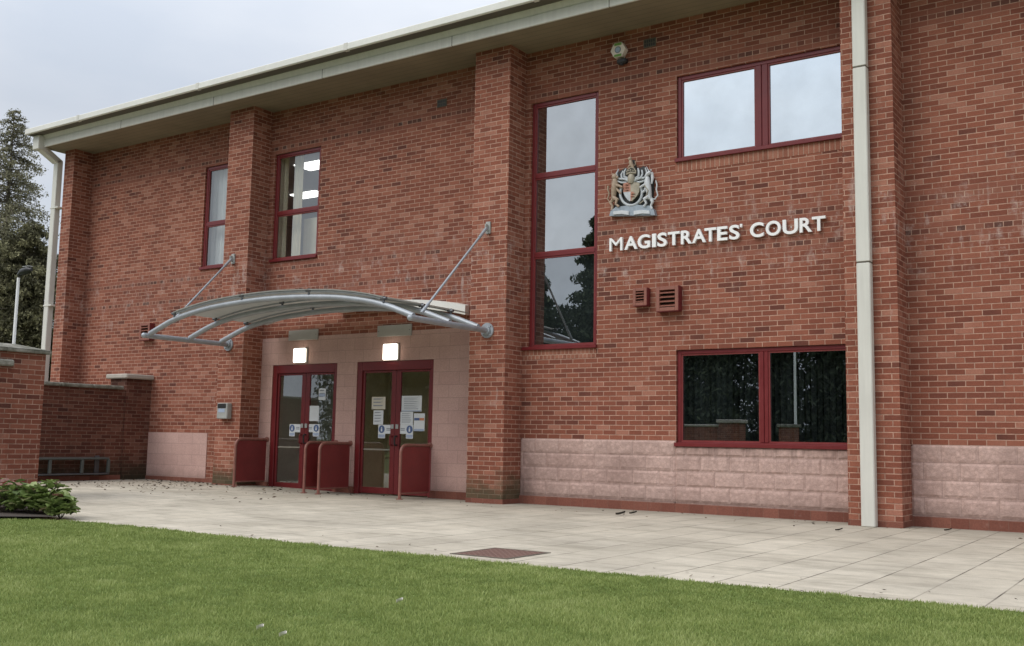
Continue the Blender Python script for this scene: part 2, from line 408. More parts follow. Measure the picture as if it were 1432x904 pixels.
wallside = s.remap(s.m('ADD', a[1], s.m('MULTIPLY', n1, .8)), -.75, .35, 0., .5); c = s.mix(wallside, c, (.19, .175, .14))
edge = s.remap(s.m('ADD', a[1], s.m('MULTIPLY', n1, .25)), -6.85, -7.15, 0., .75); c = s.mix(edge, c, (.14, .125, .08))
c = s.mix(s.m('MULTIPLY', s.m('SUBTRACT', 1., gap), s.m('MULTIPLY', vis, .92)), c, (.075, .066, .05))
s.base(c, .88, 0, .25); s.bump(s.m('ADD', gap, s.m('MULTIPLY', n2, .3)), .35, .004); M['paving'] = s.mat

s = SM('lawn_soil'); p = s.obj()
s.base(s.ramp(s.noise(p, 5, 6, .7), [(.3, (.08, .115, .030)), (.6, (.135, .185, .05)), (.8, (.20, .23, .08))]), .95, 0, .1); s.bump(s.noise(p, 50, 4), .6, .02); M['lawn_soil'] = s.mat
s = SM('distant_ground'); p = s.obj()
s.base(s.ramp(s.noise(p, .35, 6, .6), [(.3, (.045, .06, .022)), (.7, (.085, .105, .04))]), .95, 0, .1); M['ground'] = s.mat

# ------------------------------------------------------------------ ground
def gz(x):
    t = min(max((-12.5 - x) / 3.5, 0), 1); return .05 * t * t * (3 - 2 * t)
mb = MB(); mb.quad((-400, -400, -.06), (400, -400, -.06), (400, 400, -.06), (-400, 400, -.06))
tag(mb.build('ground', M['ground']), kind='structure')
xs = [-34, -20, -17] + [-16 + .25 * i for i in range(15)] + [-6, 0, 16]
mb = MB()
for x0, x1 in zip(xs, xs[1:]): mb.quad((x0, -7.6, gz(x0)), (x1, -7.6, gz(x1)), (x1, .3, gz(x1)), (x0, .3, gz(x0)))
tag(mb.build('pavement', M['paving']), kind='structure')

EDGE = [(16, -7.1), (6, -7.12), (-1, -7.16), (-3, -7.24), (-7.3, -7.27), (-9.4, -7.24), (-10.4, -7.22), (-10.95, -7.35), (-11.4, -7.72), (-11.9, -8.3), (-12.6, -9.3), (-13.5, -11)]
def edge_y(x):
    for (x1, y1), (x0, y0) in zip(EDGE, EDGE[1:]):
        if x0 <= x <= x1: return y0 + (y1 - y0) * (x - x0) / (x1 - x0)
    return -7.1 if x > 0 else -11
LZ = .028
mb = MB(); n = len(EDGE)
gx = np.concatenate([np.linspace(-13.5, -9.4, 24), np.linspace(-9.2, 16, 40)])
for x0, x1 in zip(gx, gx[1:]):
    mb.quad((x0, -40, gz(x0) + LZ), (x1, -40, gz(x1) + LZ), (x1, edge_y(x1), gz(x1) + LZ), (x0, edge_y(x0), gz(x0) + LZ))
    mb.quad((x0, edge_y(x0), gz(x0) + LZ), (x1, edge_y(x1), gz(x1) + LZ), (x1, edge_y(x1) + .02, gz(x1) - .02), (x0, edge_y(x0) + .02, gz(x0) - .02))
mb.quad((-40, -40, .05 + LZ), (-13.5, -40, .05 + LZ), (-13.5, -11, .05 + LZ), (-40, -30, .05 + LZ))
lawn = tag(mb.build('lawn', M['lawn_soil']), kind='structure')

CAM = Vector((0., -14.282, 1.005))
def vnoise(x, y, sc, seed):
    g = np.random.default_rng(seed).random((64, 64)); X = x * sc; Y = y * sc
    xi = np.floor(X).astype(int); yi = np.floor(Y).astype(int); fx = X - xi; fy = Y - yi
    fx = fx * fx * (3 - 2 * fx); fy = fy * fy * (3 - 2 * fy); q = lambda i, j: g[i % 64, j % 64]
    return (q(xi, yi) * (1 - fx) + q(xi + 1, yi) * fx) * (1 - fy) + (q(xi, yi + 1) * (1 - fx) + q(xi + 1, yi + 1) * fx) * fy
def grass():
    N = 1500000
    x = rng.uniform(-13.4, 3.2, N); y = rng.uniform(-13.2, -7.05, N)
    d = np.hypot(x - CAM.x, y - CAM.y)
    ey = np.interp(x, [e[0] for e in EDGE[::-1]], [e[1] for e in EDGE[::-1]])
    ang = np.degrees(np.arctan2(-(x - CAM.x), y - CAM.y))
    dens = np.clip((5.2 / d) ** 1.6, .12, 1.) * np.where((ang < 66) & (ang > 3), 1., .25) * np.where(d < 3.6, .25, 1)
    ey = ey + (vnoise(x, y * 0 + 3., 4., 31) - .5) * .07 + (vnoise(x, y * 0 + 9., 17., 32) - .5) * .04
    keep = (y < ey + rng.normal(.012, .02, N)) & (rng.random(N) < dens)
    x = x[keep]; y = y[keep]; d = d[keep]; n = len(x)
    patch = vnoise(x, y, .9, 1) * .30 + vnoise(x, y, 3.3, 2) * .30 + vnoise(x, y, 8, 3) * .40
    dry = np.clip((vnoise(x, y, 1.7, 21) * .6 + vnoise(x, y, 6, 22) * .4 - .60) * 4, 0, 1)
    h = (.012 + .017 * rng.random(n)) * (.5 + 1.0 * patch); w = .0026 * np.clip(d / 5, 1, 2.4) * rng.uniform(.7, 1.4, n)
    th = rng.uniform(0, 2 * np.pi, n); lean = rng.uniform(.1, .95, n) * h; la = rng.uniform(0, 2 * np.pi, n)
    t = np.clip((-12.5 - x) / 3.5, 0, 1); z = .05 * t * t * (3 - 2 * t) + LZ - .004
    V = np.zeros((n, 3, 3))
    V[:, 0] = np.stack([x - np.cos(th) * w, y - np.sin(th) * w, z], 1); V[:, 1] = np.stack([x + np.cos(th) * w, y + np.sin(th) * w, z], 1)
    V[:, 2] = np.stack([x + np.cos(la) * lean, y + np.sin(la) * lean, z + h], 1)
    base = np.clip(.34 + .95 * (patch - .5) + .22 * dry + rng.normal(0, .12, n), 0, .88)
    base = np.where(rng.random(n) < .02 + .12 * dry, rng.uniform(.85, 1, n), base)
    T = np.zeros((n, 3)); T[:, :2] = (base * .35)[:, None]; T[:, 2] = np.clip(base + .28, 0, 1)
    return tag(npmesh('grass', V.reshape(-1, 3), 3, M['grass'], tint=T.ravel()), kind='stuff', label='short mown green grass of the front lawn', cat='grass')
grass()

# ------------------------------------------------------------------ courthouse
CX = -11.25
ch = thing('courthouse', 'red brick two storey court building with pilasters and overhanging eaves', 'building', (CX, 0, 0))
XL, XR, ZT = -22.17, 12., 7.62
WIN = dict(left=(-17.74, -16.45, 4.485, 6.70, [5.452]), upper=(-15.61, -14.335, 4.47, 6.675, [5.445]), tall=(-9.417, -8.122, 2.5, 6.68, [5.411, 4.069]),
           high=(-6.741, -4.04, 5.30, 6.655, []), low=(-6.748, -4.04, .978, 2.405, []))
DOOR = [(-15.405, -13.675, .0, 2.395), (-13.175, -11.375, .0, 2.40)]
def wall_holes(mb, x0, x1, z0, z1, y, holes, depth):
    X = sorted({x0, x1, *[h[0] for h in holes], *[h[1] for h in holes]}); X = [v for v in X if x0 <= v <= x1]
    Zs = sorted({z0, z1, *[h[2] for h in holes], *[h[3] for h in holes]}); Zs = [v for v in Zs if z0 <= v <= z1]
    for a, b in zip(X, X[1:]):
        for c, e in zip(Zs, Zs[1:]):
            mx, mz = (a + b) / 2, (c + e) / 2
            if any(h[0] < mx < h[1] and h[2] < mz < h[3] for h in holes): continue
            mb.quad((a, y, c), (b, y, c), (b, y, e), (a, y, e))
    for h in holes:
        a, b, c, e = h[:4]; c = max(c, z0)
        if c > z0: mb.quad((a, y, c), (a, y + depth, c), (b, y + depth, c), (b, y, c))
        mb.quad((a, y, e), (b, y, e), (b, y + depth, e), (a, y + depth, e))
        mb.quad((a, y, c), (a, y, e), (a, y + depth, e), (a, y + depth, c)); mb.quad((b, y, c), (b, y + depth, c), (b, y + depth, e), (b, y, e))
holes = [WIN[k][:4] for k in WIN] + [(d[0], d[1], -.1, d[3]) for d in DOOR]
mb = MB(); wall_holes(mb, XL, XR, -.1, ZT, 0., holes, .16)
mb.quad((XL, 0, -.1), (XL, 0, ZT), (XL, 14, ZT), (XL, 14, -.1)); mb.quad((XR, 0, -.1), (XR, 14, -.1), (XR, 14, ZT), (XR, 0, ZT)); mb.quad((XL, 14, -.1), (XL, 14, ZT), (XR, 14, ZT), (XR, 14, -.1))
mb.build('wall', M['brick'], ch)
PIL = [(-22.172, -21.80), (-16.44, -15.73), (-10.245, -9.525), (-4.07, -3.395)]
for i, (a, b) in enumerate(PIL):
    mb = MB(); mb.box(a, b, -.5, .002, -.1, ZT)
    pl = mb.build('pilaster', M['brick_pil_mossy'] if i in (1, 2) else M['brick_pil'], ch)
    if i in (1, 2): pl['label'] = 'brick pilaster with green algae at its foot'
    mb = MB(); mb.box(a - .006, b + .006, -.506, .0, -.1, .075); mb.build('base_course', M['base_brick'], pl)
# split-face blockwork plinth, base courses, smooth blockwork around the doors
def plinth(x0, x1, z1, y, mat, name='plinth'):
    mb = MB(); mb.box(x0, x1, -y, -.001, .13, z1); mb.build(name, mat, ch)
def rocky(x0, x1, z0, z1, y, mat, name, step=.028):
    """split-face block: every block's face is really uneven"""
    nx = max(2, int((x1 - x0) / step)); nz = max(2, int((z1 - z0) / step)); X = np.linspace(x0, x1, nx + 1); Z = np.linspace(z0, z1, nz + 1)
    gx_, gz_ = np.meshgrid(X, Z); rel = gx_ - CX
    row = np.floor((gz_ - .15) / .225); uu = rel / .445 + np.mod(row, 2) * .5; fu = uu - np.floor(uu); fv = (gz_ - .15) / .225 - row
    e = np.minimum(np.minimum(fu, 1 - fu) * .445, np.minimum(fv, 1 - fv) * .225)
    r2 = vnoise(gx_, gz_, 11, 5) * .6 + vnoise(gx_, gz_, 26, 6) * .4
    tilt = vnoise(np.floor(uu) * 1.7 + 20, row * 2.3 + 20, 1., 8)
    yy = -y - np.clip(e / .03, .25, 1) * (.003 + .011 * r2 + .007 * tilt)
    yy[:, 0] = yy[:, -1] = 0; yy[0, :] = yy[-1, :] = 0
    mb = MB(); vs = np.stack([gx_, yy, gz_], -1).reshape(-1, 3); fs = []
    for j in range(nz):
        for i in range(nx): k = j * (nx + 1) + i; fs.append((k, k + 1, k + nx + 2, k + nx + 1))
    mb.add([tuple(map(float, v)) for v in vs], fs); mb.build(name, mat, ch)
hl = WIN['low']
rocky(-9.523, hl[0] - .004, .13, 1.05, .004, M['block_rough'], 'plinth')
rocky(hl[0] - .003, -4.071, .13, hl[2] - .004, .004, M['block_rough'], 'plinth')
rocky(-3.393, 4., .13, 1.05, .004, M['block_rough'], 'plinth')
plinth(4.002, 11.9, 1.05, .012, M['block_rough'])
plinth(-21.798, -17.25, 1.05, .010, M['block_smooth'])
mb = MB()
wall_holes(mb, -15.728, -10.247, .12, 2.93, -.012, [(d[0], d[1], 0., d[3]) for d in DOOR], .012)
mb.quad((-15.728, -.012, 2.93), (-10.247, -.012, 2.93), (-10.247, .0, 2.93), (-15.728, .0, 2.93))
mb.build('door_surround', M['block_smooth'], ch)
mb = MB()
for a, b in ((-21.798, -16.442), (-15.728, DOOR[0][0] - .002), (DOOR[0][1] + .002, DOOR[1][0] - .002), (DOOR[1][1] + .002, -10.247), (-9.523, -4.072), (-3.393, 11.9)):
    mb = MB(); mb.box(a, b, -.03, -.0005, -.1, .128); mb.build('base_course', M['base_brick'], ch)
# brick-on-edge sills under the windows
for k in ('tall', 'high'):
    w = WIN[k]; mb = MB(); x1 = w[1] if k == 'tall' else -4.072
    mb.box(w[0] - (.1 if k == 'tall' else .02), x1 + (0 if k == 'high' else .0), -.004, -.0006, w[2] - .165, w[2] - .012); mb.build('brick_sill', M['sill_brick'], ch)
# eaves
mb = MB(); mb.quad((-22.42, -.95, 7.576), (-22.42, 1., 7.576), (XR, 1., 7.576), (XR, -.95, 7.576)); mb.build('soffit', M['soffit'], ch)
mb = MB(); mb.bbox(-22.44, XR, -.985, -.951, 7.565, 7.735, .006); mb.prism([(0, 0)], 0, 0) if False else None
mb.add([(-22.44, -.965, 7.736), (XR, -.965, 7.736), (XR, -1.02, 7.84), (-22.44, -1.02, 7.84)], [(0, 1, 2, 3)])
mb.build('fascia', M['fascia'], ch)
mb = MB(); mb.quad((-22.6, -1.25, 7.842), (-22.6, -.9, 7.842), (XR, -.9, 7.842), (XR, -1.25, 7.842)); mb.build('gutter_underside', M['dark'], ch)  # dark brown paints in the shade under the projecting roof edge
mb = MB(); mb.bbox(-22.62, XR, -1.275, -1.215, 7.835, 7.965, .012)
mb.add([(-22.62, -1.25, 7.966), (XR, -1.25, 7.966), (XR, -1.05, 8.035), (-22.62, -1.05, 8.035)], [(0, 1, 2, 3)])
mb.build('gutter', M['lip'], ch)
mb = MB(); mb.quad((-22.62, -1.05, 8.034), (XR, -1.05, 8.034), (XR, 14.5, 9.3), (-22.62, 14.5, 9.3))
mb.add([(-22.615, -1.2, 7.84), (-22.615, -1.05, 8.03), (-22.615, 14.5, 9.29), (-22.615, 14.5, 7.84)], [(0, 1, 2, 3)])
mb.quad((-22.62, 14.5, 7.6), (-22.62, 14.5, 9.3), (XR, 14.5, 9.3), (XR, 14.5, 7.6))
mb.build('roof', M['roof'], ch)
for xj in np.arange(-19.4, 11, 3.0):
    mb = MB(); mb.box(xj, xj + .012, -.9865, -.949, 7.564, 7.737); mb.build('fascia_joint', M['dark'], ch)
for xj in np.arange(-20.6, 11, 4.0):
    mb = MB(); mb.bbox(xj, xj + .09, -1.281, -1.2, 7.829, 7.968, .004); mb.build('gutter_joint', M['fascia'], ch)
# downpipes
mb = MB(); mb.bbox(-22.52, -22.28, -1.12, -.86, 7.50, 7.835, .012); mb.bbox(-22.60, -22.522, -1.05, -.9, 7.52, 7.83, .008)
mb.add([(-22.50, -1.0, 7.50), (-22.30, -1.0, 7.50), (-22.30, -.86, 7.58), (-22.50, -.86, 7.58), (-22.50, -.60, 7.28), (-22.30, -.60, 7.28), (-22.30, -.48, 7.36), (-22.50, -.48, 7.36)],
       [(0, 1, 5, 4), (3, 7, 6, 2), (0, 4, 7, 3), (1, 2, 6, 5)])
mb.bbox(-22.47, -22.30, -.60, -.46, .0, 7.36, .012)
dp = mb.build('downpipe', M['pipe'], ch); dp['label'] = 'cream downpipe with swan neck at the far left corner'
for z in (1.6, 3.9, 6.2): mb = MB(); mb.bbox(-22.485, -22.17, -.61, -.44, z, z + .035, .004); mb.build('pipe_bracket', M['pipe'], dp)
mb = MB()
for z0, z1 in ((.0, 3.40), (3.408, 6.04), (6.048, 7.56)): mb.bbox(-3.872, -3.695, -.645, -.515, z0, z1, .012)
dp = mb.build('downpipe', M['pipe'], ch); dp['label'] = 'tall cream downpipe on the right hand pilaster'
for z in (3.404, 6.044): mb = MB(); mb.box(-3.866, -3.701, -.640, -.502, z - .02, z + .02); mb.build('pipe_joint', M['dark'], dp)
for z in (.55, 2.0, 4.8): mb = MB(); mb.box(-3.86, -3.707, -.515, -.499, z, z + .04); mb.build('pipe_bracket', M['dark'], dp)
# windows
def window(name, panes, label):
    """frame = window mesh; panes are sub-parts"""
    x0, x1, z0, z1, tr = WIN[name]; fw = .062; mb = MB(); y0, y1 = .035, .115
    mb.bbox(x0 + .002, x0 + fw, y0, y1, z0 + .002, z1 - .002, .006); mb.bbox(x1 - fw, x1 - .002, y0, y1, z0 + .002, z1 - .002, .006)
    mb.bbox(x0 + fw, x1 - fw, y0, y1, z1 - fw, z1 - .002, .006); mb.bbox(x0 + fw, x1 - fw, y0, y1, z0 + .002, z0 + fw, .006)
    for t in tr: mb.bbox(x0 + fw, x1 - fw, y0 + .002, y1, t - .035, t + .035, .006)
    if not tr:
        mxc = (x0 + x1) / 2; wv = .095 if name == 'high' else .062
        mb.bbox(mxc - wv, mxc - .003, y0 - .002, y1, z0 + fw, z1 - fw, .006); mb.bbox(mxc + .003, mxc + wv, y0 - .002, y1, z0 + fw, z1 - fw, .006)
    w = mb.build('window', M['red'], ch); w['label'] = label
    # projecting metal sill
    mb = MB(); mb.bbox(x0 - (.10 if name == 'tall' else .015), min(x1 + .015, -4.072) if x1 > -4.1 else x1 + .01, -.045, .034, z0 - .012, z0 + .045, .005); mb.build('sill', M['red'], w)
    zs = [z0 + fw] + sorted(v for t in tr for v in (t - .035, t + .035)) + [z1 - fw]
    xs2 = [(x0 + fw, x1 - fw)] if tr else [(x0 + fw, (x0 + x1) / 2 - wv), ((x0 + x1) / 2 + wv, x1 - fw)]
    k = 0
    for i in range(0, len(zs), 2):
        for a, b in xs2:
            mb = MB(); mb.quad((a, .075, zs[i]), (b, .075, zs[i]), (b, .075, zs[i + 1]), (a, .075, zs[i + 1]))
            mb.build('pane', M[panes[k]], w)
            mb = MB(); t = .022; zc, zd = zs[i], zs[i + 1]
            mb.box(a, a + t, .05, .072, zc, zd); mb.box(b - t, b, .05, .072, zc, zd); mb.box(a + t, b - t, .05, .072, zc, zc + t); mb.box(a + t, b - t, .05, .072, zd - t, zd)
            mb.build('bead', M['red_dk'], w); k += 1
    return w
window('left', ['glass_clear', 'glass_clear'], 'narrow first floor window half behind the left pilaster')
window('upper', ['glass_clear', 'glass_clear'], 'first floor window with curtains above the canopy')
window('tall', ['glass_dark', 'glass_mid', 'glass_mid'], 'tall three pane stair window with dark bottom pane')
window('high', ['glass_sky', 'glass_sky'], 'wide first floor window reflecting the sky')
window('low', ['glass_dark', 'glass_dark'], 'wide ground floor window with dark glass')
def room(x0, x1, y0, y1, z0, z1, mat, name='interior'):
    mb = MB()
    mb.quad((x0, y1, z0), (x1, y1, z0), (x1, y1, z1), (x0, y1, z1)); mb.quad((x0, y0, z0), (x0, y1, z0), (x0, y1, z1), (x0, y0, z1))
    mb.quad((x1, y0, z0), (x1, y0, z1), (x1, y1, z1), (x1, y1, z0)); mb.quad((x0, y0, z0), (x1, y0, z0), (x1, y1, z0), (x0, y1, z0)); mb.quad((x0, y0, z1), (x0, y1, z1), (x1, y1, z1), (x1, y0, z1))
    return mb.build(name, mat, ch)
room(-21.6, -14.0, .165, 6.5, 3.6, 6.95, M['room'])
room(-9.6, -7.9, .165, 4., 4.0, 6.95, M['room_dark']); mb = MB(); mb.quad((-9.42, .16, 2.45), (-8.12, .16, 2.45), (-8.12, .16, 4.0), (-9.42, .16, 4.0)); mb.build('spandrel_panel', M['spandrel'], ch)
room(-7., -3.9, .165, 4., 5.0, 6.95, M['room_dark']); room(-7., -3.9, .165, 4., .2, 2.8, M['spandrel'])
room(-15.6, -13.5, .165, 1.5, .0, 2.9, M['lobby_grey']); room(-13.35, -11.2, .165, 1.1, .0, 2.9, M['olive'])
# doors
def door(x0, x1, z1, label):
    g0 = .0; mb = MB(); fj = .115
    mb.bbox(x0 + .002, x0 + fj, .0, .10, g0, z1 - .002, .006); mb.bbox(x1 - .075, x1 - .002, .0, .10, g0, z1 - .002, .006); mb.bbox(x0 + fj, x1 - .075, .0, .10, z1 - .165, z1 - .002, .006)
    d = mb.build('double_door', M['red'], ch); d['label'] = label
    a, b = x0 + fj + .004, x1 - .079; c = (a + b) / 2; zt = z1 - .17
    for l, r, hs in ((a, c - .003, 1), (c + .003, b, -1)):
        mb = MB(); ls, rs = (.045, .105) if hs > 0 else (.105, .045)
        mb.bbox(l, l + ls, .03, .075, .02, zt, .005); mb.bbox(r - rs, r, .03, .075, .02, zt, .005)
        mb.bbox(l + ls, r - rs, .03, .075, .02, .13, .005); mb.bbox(l + ls, r - rs, .03, .075, zt - .035, zt, .005)
        mb.build('leaf', M['red'], d)
        mb = MB(); mb.quad((l + ls, .05, .13), (r - rs, .05, .13), (r - rs, .05, zt - .035), (l + ls, .05, zt - .035)); mb.build('pane', M['glass_door'], d)
        mb = MB(); xx = (r - .05) if hs > 0 else (l + .05)
        mb.bbox(xx - .03, xx + .03, .012, .03, 1.18, 1.26, .004); mb.build('lock_plate', M['grey_box'], d); mb = MB(); mb.tube([(xx, .03, 1.05), (xx, -.02, 1.05), (xx, -.03, 1.04), (xx, -.03, .9), (xx, -.02, .89), (xx, .03, .89)], .014, 8); mb.build('handle', M['red_dk'] if hs > 0 else M['black'], d, True)
        mb = MB(); mb.bbox(l + ls, r - rs, .053, .07, .79, .82, .003); mb.build('push_bar', M['grey_box'], d)
door(*DOOR[0][:2], DOOR[0][3], 'dark red glazed double door on the left'); door(*DOOR[1][:2], DOOR[1][3], 'dark red glazed double door on the right')

mb = MB()
for i, xx in enumerate(np.arange(-6.72, -4.06, .089)):
    a_ = R(52 + 9 * math.sin(i * 1.7) + (22 if i in (9, 10, 21) else 0)); c_, s_ = math.cos(a_) * .044, math.sin(a_) * .044
    mb.quad((xx - c_, .30 - s_, 1.02), (xx + c_, .30 + s_, 1.02), (xx + c_, .30 + s_, 2.40), (xx - c_, .30 - s_, 2.40))
mb.build('vertical_blind', paint('dark_blind_slats', (.062, .072, .074), .8, var=.15, streak=True), ch)
# ------------------------------------------------------------------ curtains, ceiling lights
def curtain(x0, x1, y, z0, z1, mat, label, amp=.03, per=.11):
    mb = MB(); n = int((x1 - x0) / .012); n = max(n, 8); vs = []; fs = []
    for i in range(n + 1):
        x = x0 + (x1 - x0) * i / n; yy = y + amp * math.sin(2 * math.pi * (x - x0) / per) + amp * .5 * math.sin(11.3 * x)
        vs += [(x, yy, z0), (x + .01 * math.sin(x * 9), yy, z1)]
    for i in range(n): fs.append((2 * i, 2 * i + 2, 2 * i + 3, 2 * i + 1))
    mb.add(vs, fs); tag(mb.build('curtain', mat, None, True), label, 'curtain')
curtain(-16.0, -15.48, .28, 4.3, 6.9, M['curtain'], 'cream curtain at the left edge of the window above the canopy')
curtain(-15.40, -15.12, .33, 4.3, 6.9, M['curtain'], 'cream curtain bunched beside the bare pane of the window above the canopy')
curtain(-18.2, -16.62, .27, 4.2, 6.9, M['blind'], 'pale grey curtain filling the narrow window by the left pilaster', .02, .16)
mb = MB(); mb.bbox(-15.3, -14.05, .55, .6, 3.62, 5.42, .01); tag(mb.build('backdrop', M['curtain']), 'plain cream screen added to brighten the lower pane of the window above the canopy', 'backdrop')  # pale sheet added so the lower pane looks brighter
for (x0, x1, y0, y1), lab in (((-16.6, -15.6, 1.45, 1.95), 'lit ceiling panel nearest the window above the canopy'), ((-18.75, -17.9, 3.4, 3.85), 'lit ceiling panel deeper in the room above the canopy')):
    t = thing('ceiling_light', lab, 'light', ((x0 + x1) / 2, (y0 + y1) / 2, 6.9), 'lit ceiling panels')
    mb = MB(); mb.box(x0, x1, y0, y1, 6.915, 6.94); mb.build('diffuser', M['panel_light'], t)
    mb = MB(); mb.box(x0 - .04, x1 + .04, y0 - .04, y1 + .04, 6.941, 6.948); mb.build('frame', M['room'], t)

# ------------------------------------------------------------------ entrance canopy
cn = thing('entrance_canopy', 'curved steel tube canopy with pale sheets above the double doors', 'canopy', (-13.0, -.5, 2.79))
XC, XA, XB, ZC = -13.015, -16.15, -9.88, 2.79
prof = [(0, 3.285), (.7, 3.268), (1.5, 3.215), (2.0, 3.145), (2.4, 3.072), (2.75, 2.96), (3.12, 2.815)]
def arch(x, dz=0):
    return float(np.interp(abs(x - XC), [q[0] for q in prof], [q[1] for q in prof])) + dz
# smoothed
_xs = np.linspace(-3.14, 3.14, 161); _zs = np.array([arch(XC + v) for v in _xs]); _k = np.ones(15) / 15
_zz = np.convolve(np.pad(_zs, 7, mode='reflect', reflect_type='odd'), _k, 'valid')
def arch(x, dz=0): return float(np.interp(x - XC, _xs, _zz)) + dz
for y in (-2.36, -1.47, -.72):
    mb = MB(); mb.tube([(XC + v, y, arch(XC + v)) for v in np.linspace(-3.10, 3.10, 49)], .048, 12); mb.build('rib', M['steel'], cn, True)
for x in (XA, XB):
    mb = MB(); mb.tube([(x, -.505, ZC), (x, -2.47, ZC)], .048, 12); mb.ball((x, -2.47, ZC), .05); tb = mb.build('cross_tube', M['steel'], cn, True)
    mb = MB(); mb.disc((x, -.525, ZC), (0, 1, 0), .125, .024, 24); mb.disc((x, -.56, ZC), (0, 1, 0), .075, .034, 16)
    for k in range(4): mb.disc((x + .1 * math.cos(k * 1.57 + .78), -.54, ZC + .1 * math.sin(k * 1.57 + .78)), (0, 1, 0), .014, .016, 8)
    mb.build('wall_plate', M['steel'], tb, True)
edges = [-15.42, -13.74, -12.29, -10.49] if False else [-15.42, -13.66, -12.08, -10.48]
for a, b in zip(edges, edges[1:]):
    mb = MB(); vs = []; fs = []; n = 14
    for i in range(n + 1):
        x = a + .008 + (b - a - .016) * i / n; z = arch(x) + .115
        for y, dz in ((-2.43, -.010), (-.20, -.010), (-.20, .006), (-2.43, .006)): vs.append((x, y, z + dz))
    for i in range(n):
        k = 4 * i; fs += [(k, k + 1, k + 5, k + 4), (k + 3, k + 7, k + 6, k + 2), (k, k + 4, k + 7, k + 3), (k + 1, k + 2, k + 6, k + 5)]
    fs += [(0, 3, 2, 1), (4 * n, 4 * n + 1, 4 * n + 2, 4 * n + 3)]
    mb.add(vs, fs); mb.build('roof_sheet', M['poly'], cn, True)
for y in (-2.39, -1.47, -.72):       # edge-trim bar resting along each rib
    mb = MB(); mb.tube([(x, y, arch(x) + .088) for x in np.linspace(-15.42, -10.48, 30)], .014 if y > -2 else .022, 6); mb.build('glazing_bar', M['steel'], cn, True)
    for x in edges:
        mb = MB(); z = arch(x); mb.tube([(x, y, z + .03), (x, y, z + .135)], .02, 8); mb.tube([(x - .055, y - .005, z + .098), (x + .055, y - .005, z + .098)], .026, 8); mb.build('clamp', M['steel_dk'], cn, True)
mb = MB(); vs = []; fs = []; n = 30
for i in range(n + 1):
    x = -13.6 + (2.96) * i / n; z = arch(x) + .115
    vs += [(x, -.115, z - .05), (x, -.115, z + .115), (x, -.0, z + .13), (x, -.0, z - .05)]
for i in range(n):
    k = 4 * i; fs += [(k, k + 4, k + 5, k + 1), (k + 1, k + 5, k + 6, k + 2), (k, k + 3, k + 7, k + 4)]
fs += [(0, 1, 2, 3), (4 * n, 4 * n + 3, 4 * n + 2, 4 * n + 1)]
mb.add(vs, fs); mb.build('wall_flashing', M['lip'], cn, True)
for x, xl, yl in ((XA + .02, -15.62, -2.25), (XB - .02, -9.95, -2.13)):
    mb = MB(); top = Vector((x, -.56, 4.49)); zl = arch(xl) + .06; bot = Vector((xl, yl, zl)); d = (bot - top)
    mb.tube([top, top + d * .12], .027, 8); mb.tube([top + d * .12, top + d * .9], .019, 8); mb.tube([top + d * .9, bot], .027, 8)
    td = mb.build('tie_rod', M['steel'], cn, True)
    mb = MB(); mb.bbox(x - .045, x + .045, -.53, -.502, 4.40, 4.60, .004); mb.bbox(x - .012, x + .012, -.60, -.53, 4.44, 4.55, .003); mb.build('anchor_plate', M['grey_box'], td)

# ------------------------------------------------------------------ entrance fittings
for (x0, x1, z0, z1), lab in (((-14.777, -14.453, 2.425, 2.70), 'lit square wall lamp above the left hand double door'), ((-12.497, -12.164, 2.41, 2.70), 'lit square wall lamp above the right hand double door')):
    t = thing('wall_lamp', lab, 'lamp', ((x0 + x1) / 2, -.02, z0), 'square lamps above the doors')
    mb = MB(); mb.bbox(x0 - .008, x1 + .008, -.055, -.012, z0 - .008, z1 + .008, .01); mb.build('housing', M['grey_box'], t)
    mb = MB(); mb.bbox(x0, x1, -.10, -.0555, z0, z1, .018); mb.build('diffuser', M['lamp'], t)
for (x0, x1, z0, z1), lab in (((-14.975, -14.192, 2.86, 3.055), 'plain grey plate above the left hand wall lamp'), ((-12.684, -11.882, 2.84, 3.045), 'plain grey plate above the right hand wall lamp')):
    t = thing('sign_plate', lab, 'sign', ((x0 + x1) / 2, -.02, z0), 'grey plates above the doors')
    mb = MB(); mb.bbox(x0, x1, -.045, -.013, z0, z1, .006); mb.build('plate', M['grey_sign'], t)
    for xx in (x0 + .04, x1 - .04): mb = MB(); mb.disc((xx, -.045, (z0 + z1) / 2), (0, -1, 0), .009, .004, 8); mb.build('screw', M['steel_dk'], t)
t = thing('wall_box', 'small grey metal box with dark top on the left pilaster', 'box', (-16.12, -.56, 1.33))
mb = MB(); mb.bbox(-16.27, -15.97, -.62, -.501, 1.33, 1.635, .012); mb.build('case', M['grey_box'], t)
mb = MB(); mb.bbox(-16.245, -16.01, -.628, -.615, 1.535, 1.625, .004); mb.build('opening', M['black'], t)
mb = MB(); mb.bbox(-16.22, -16.04, -.6235, -.6205, 1.455, 1.525, .001); mb.build('badge', M['blue_lt'], t)

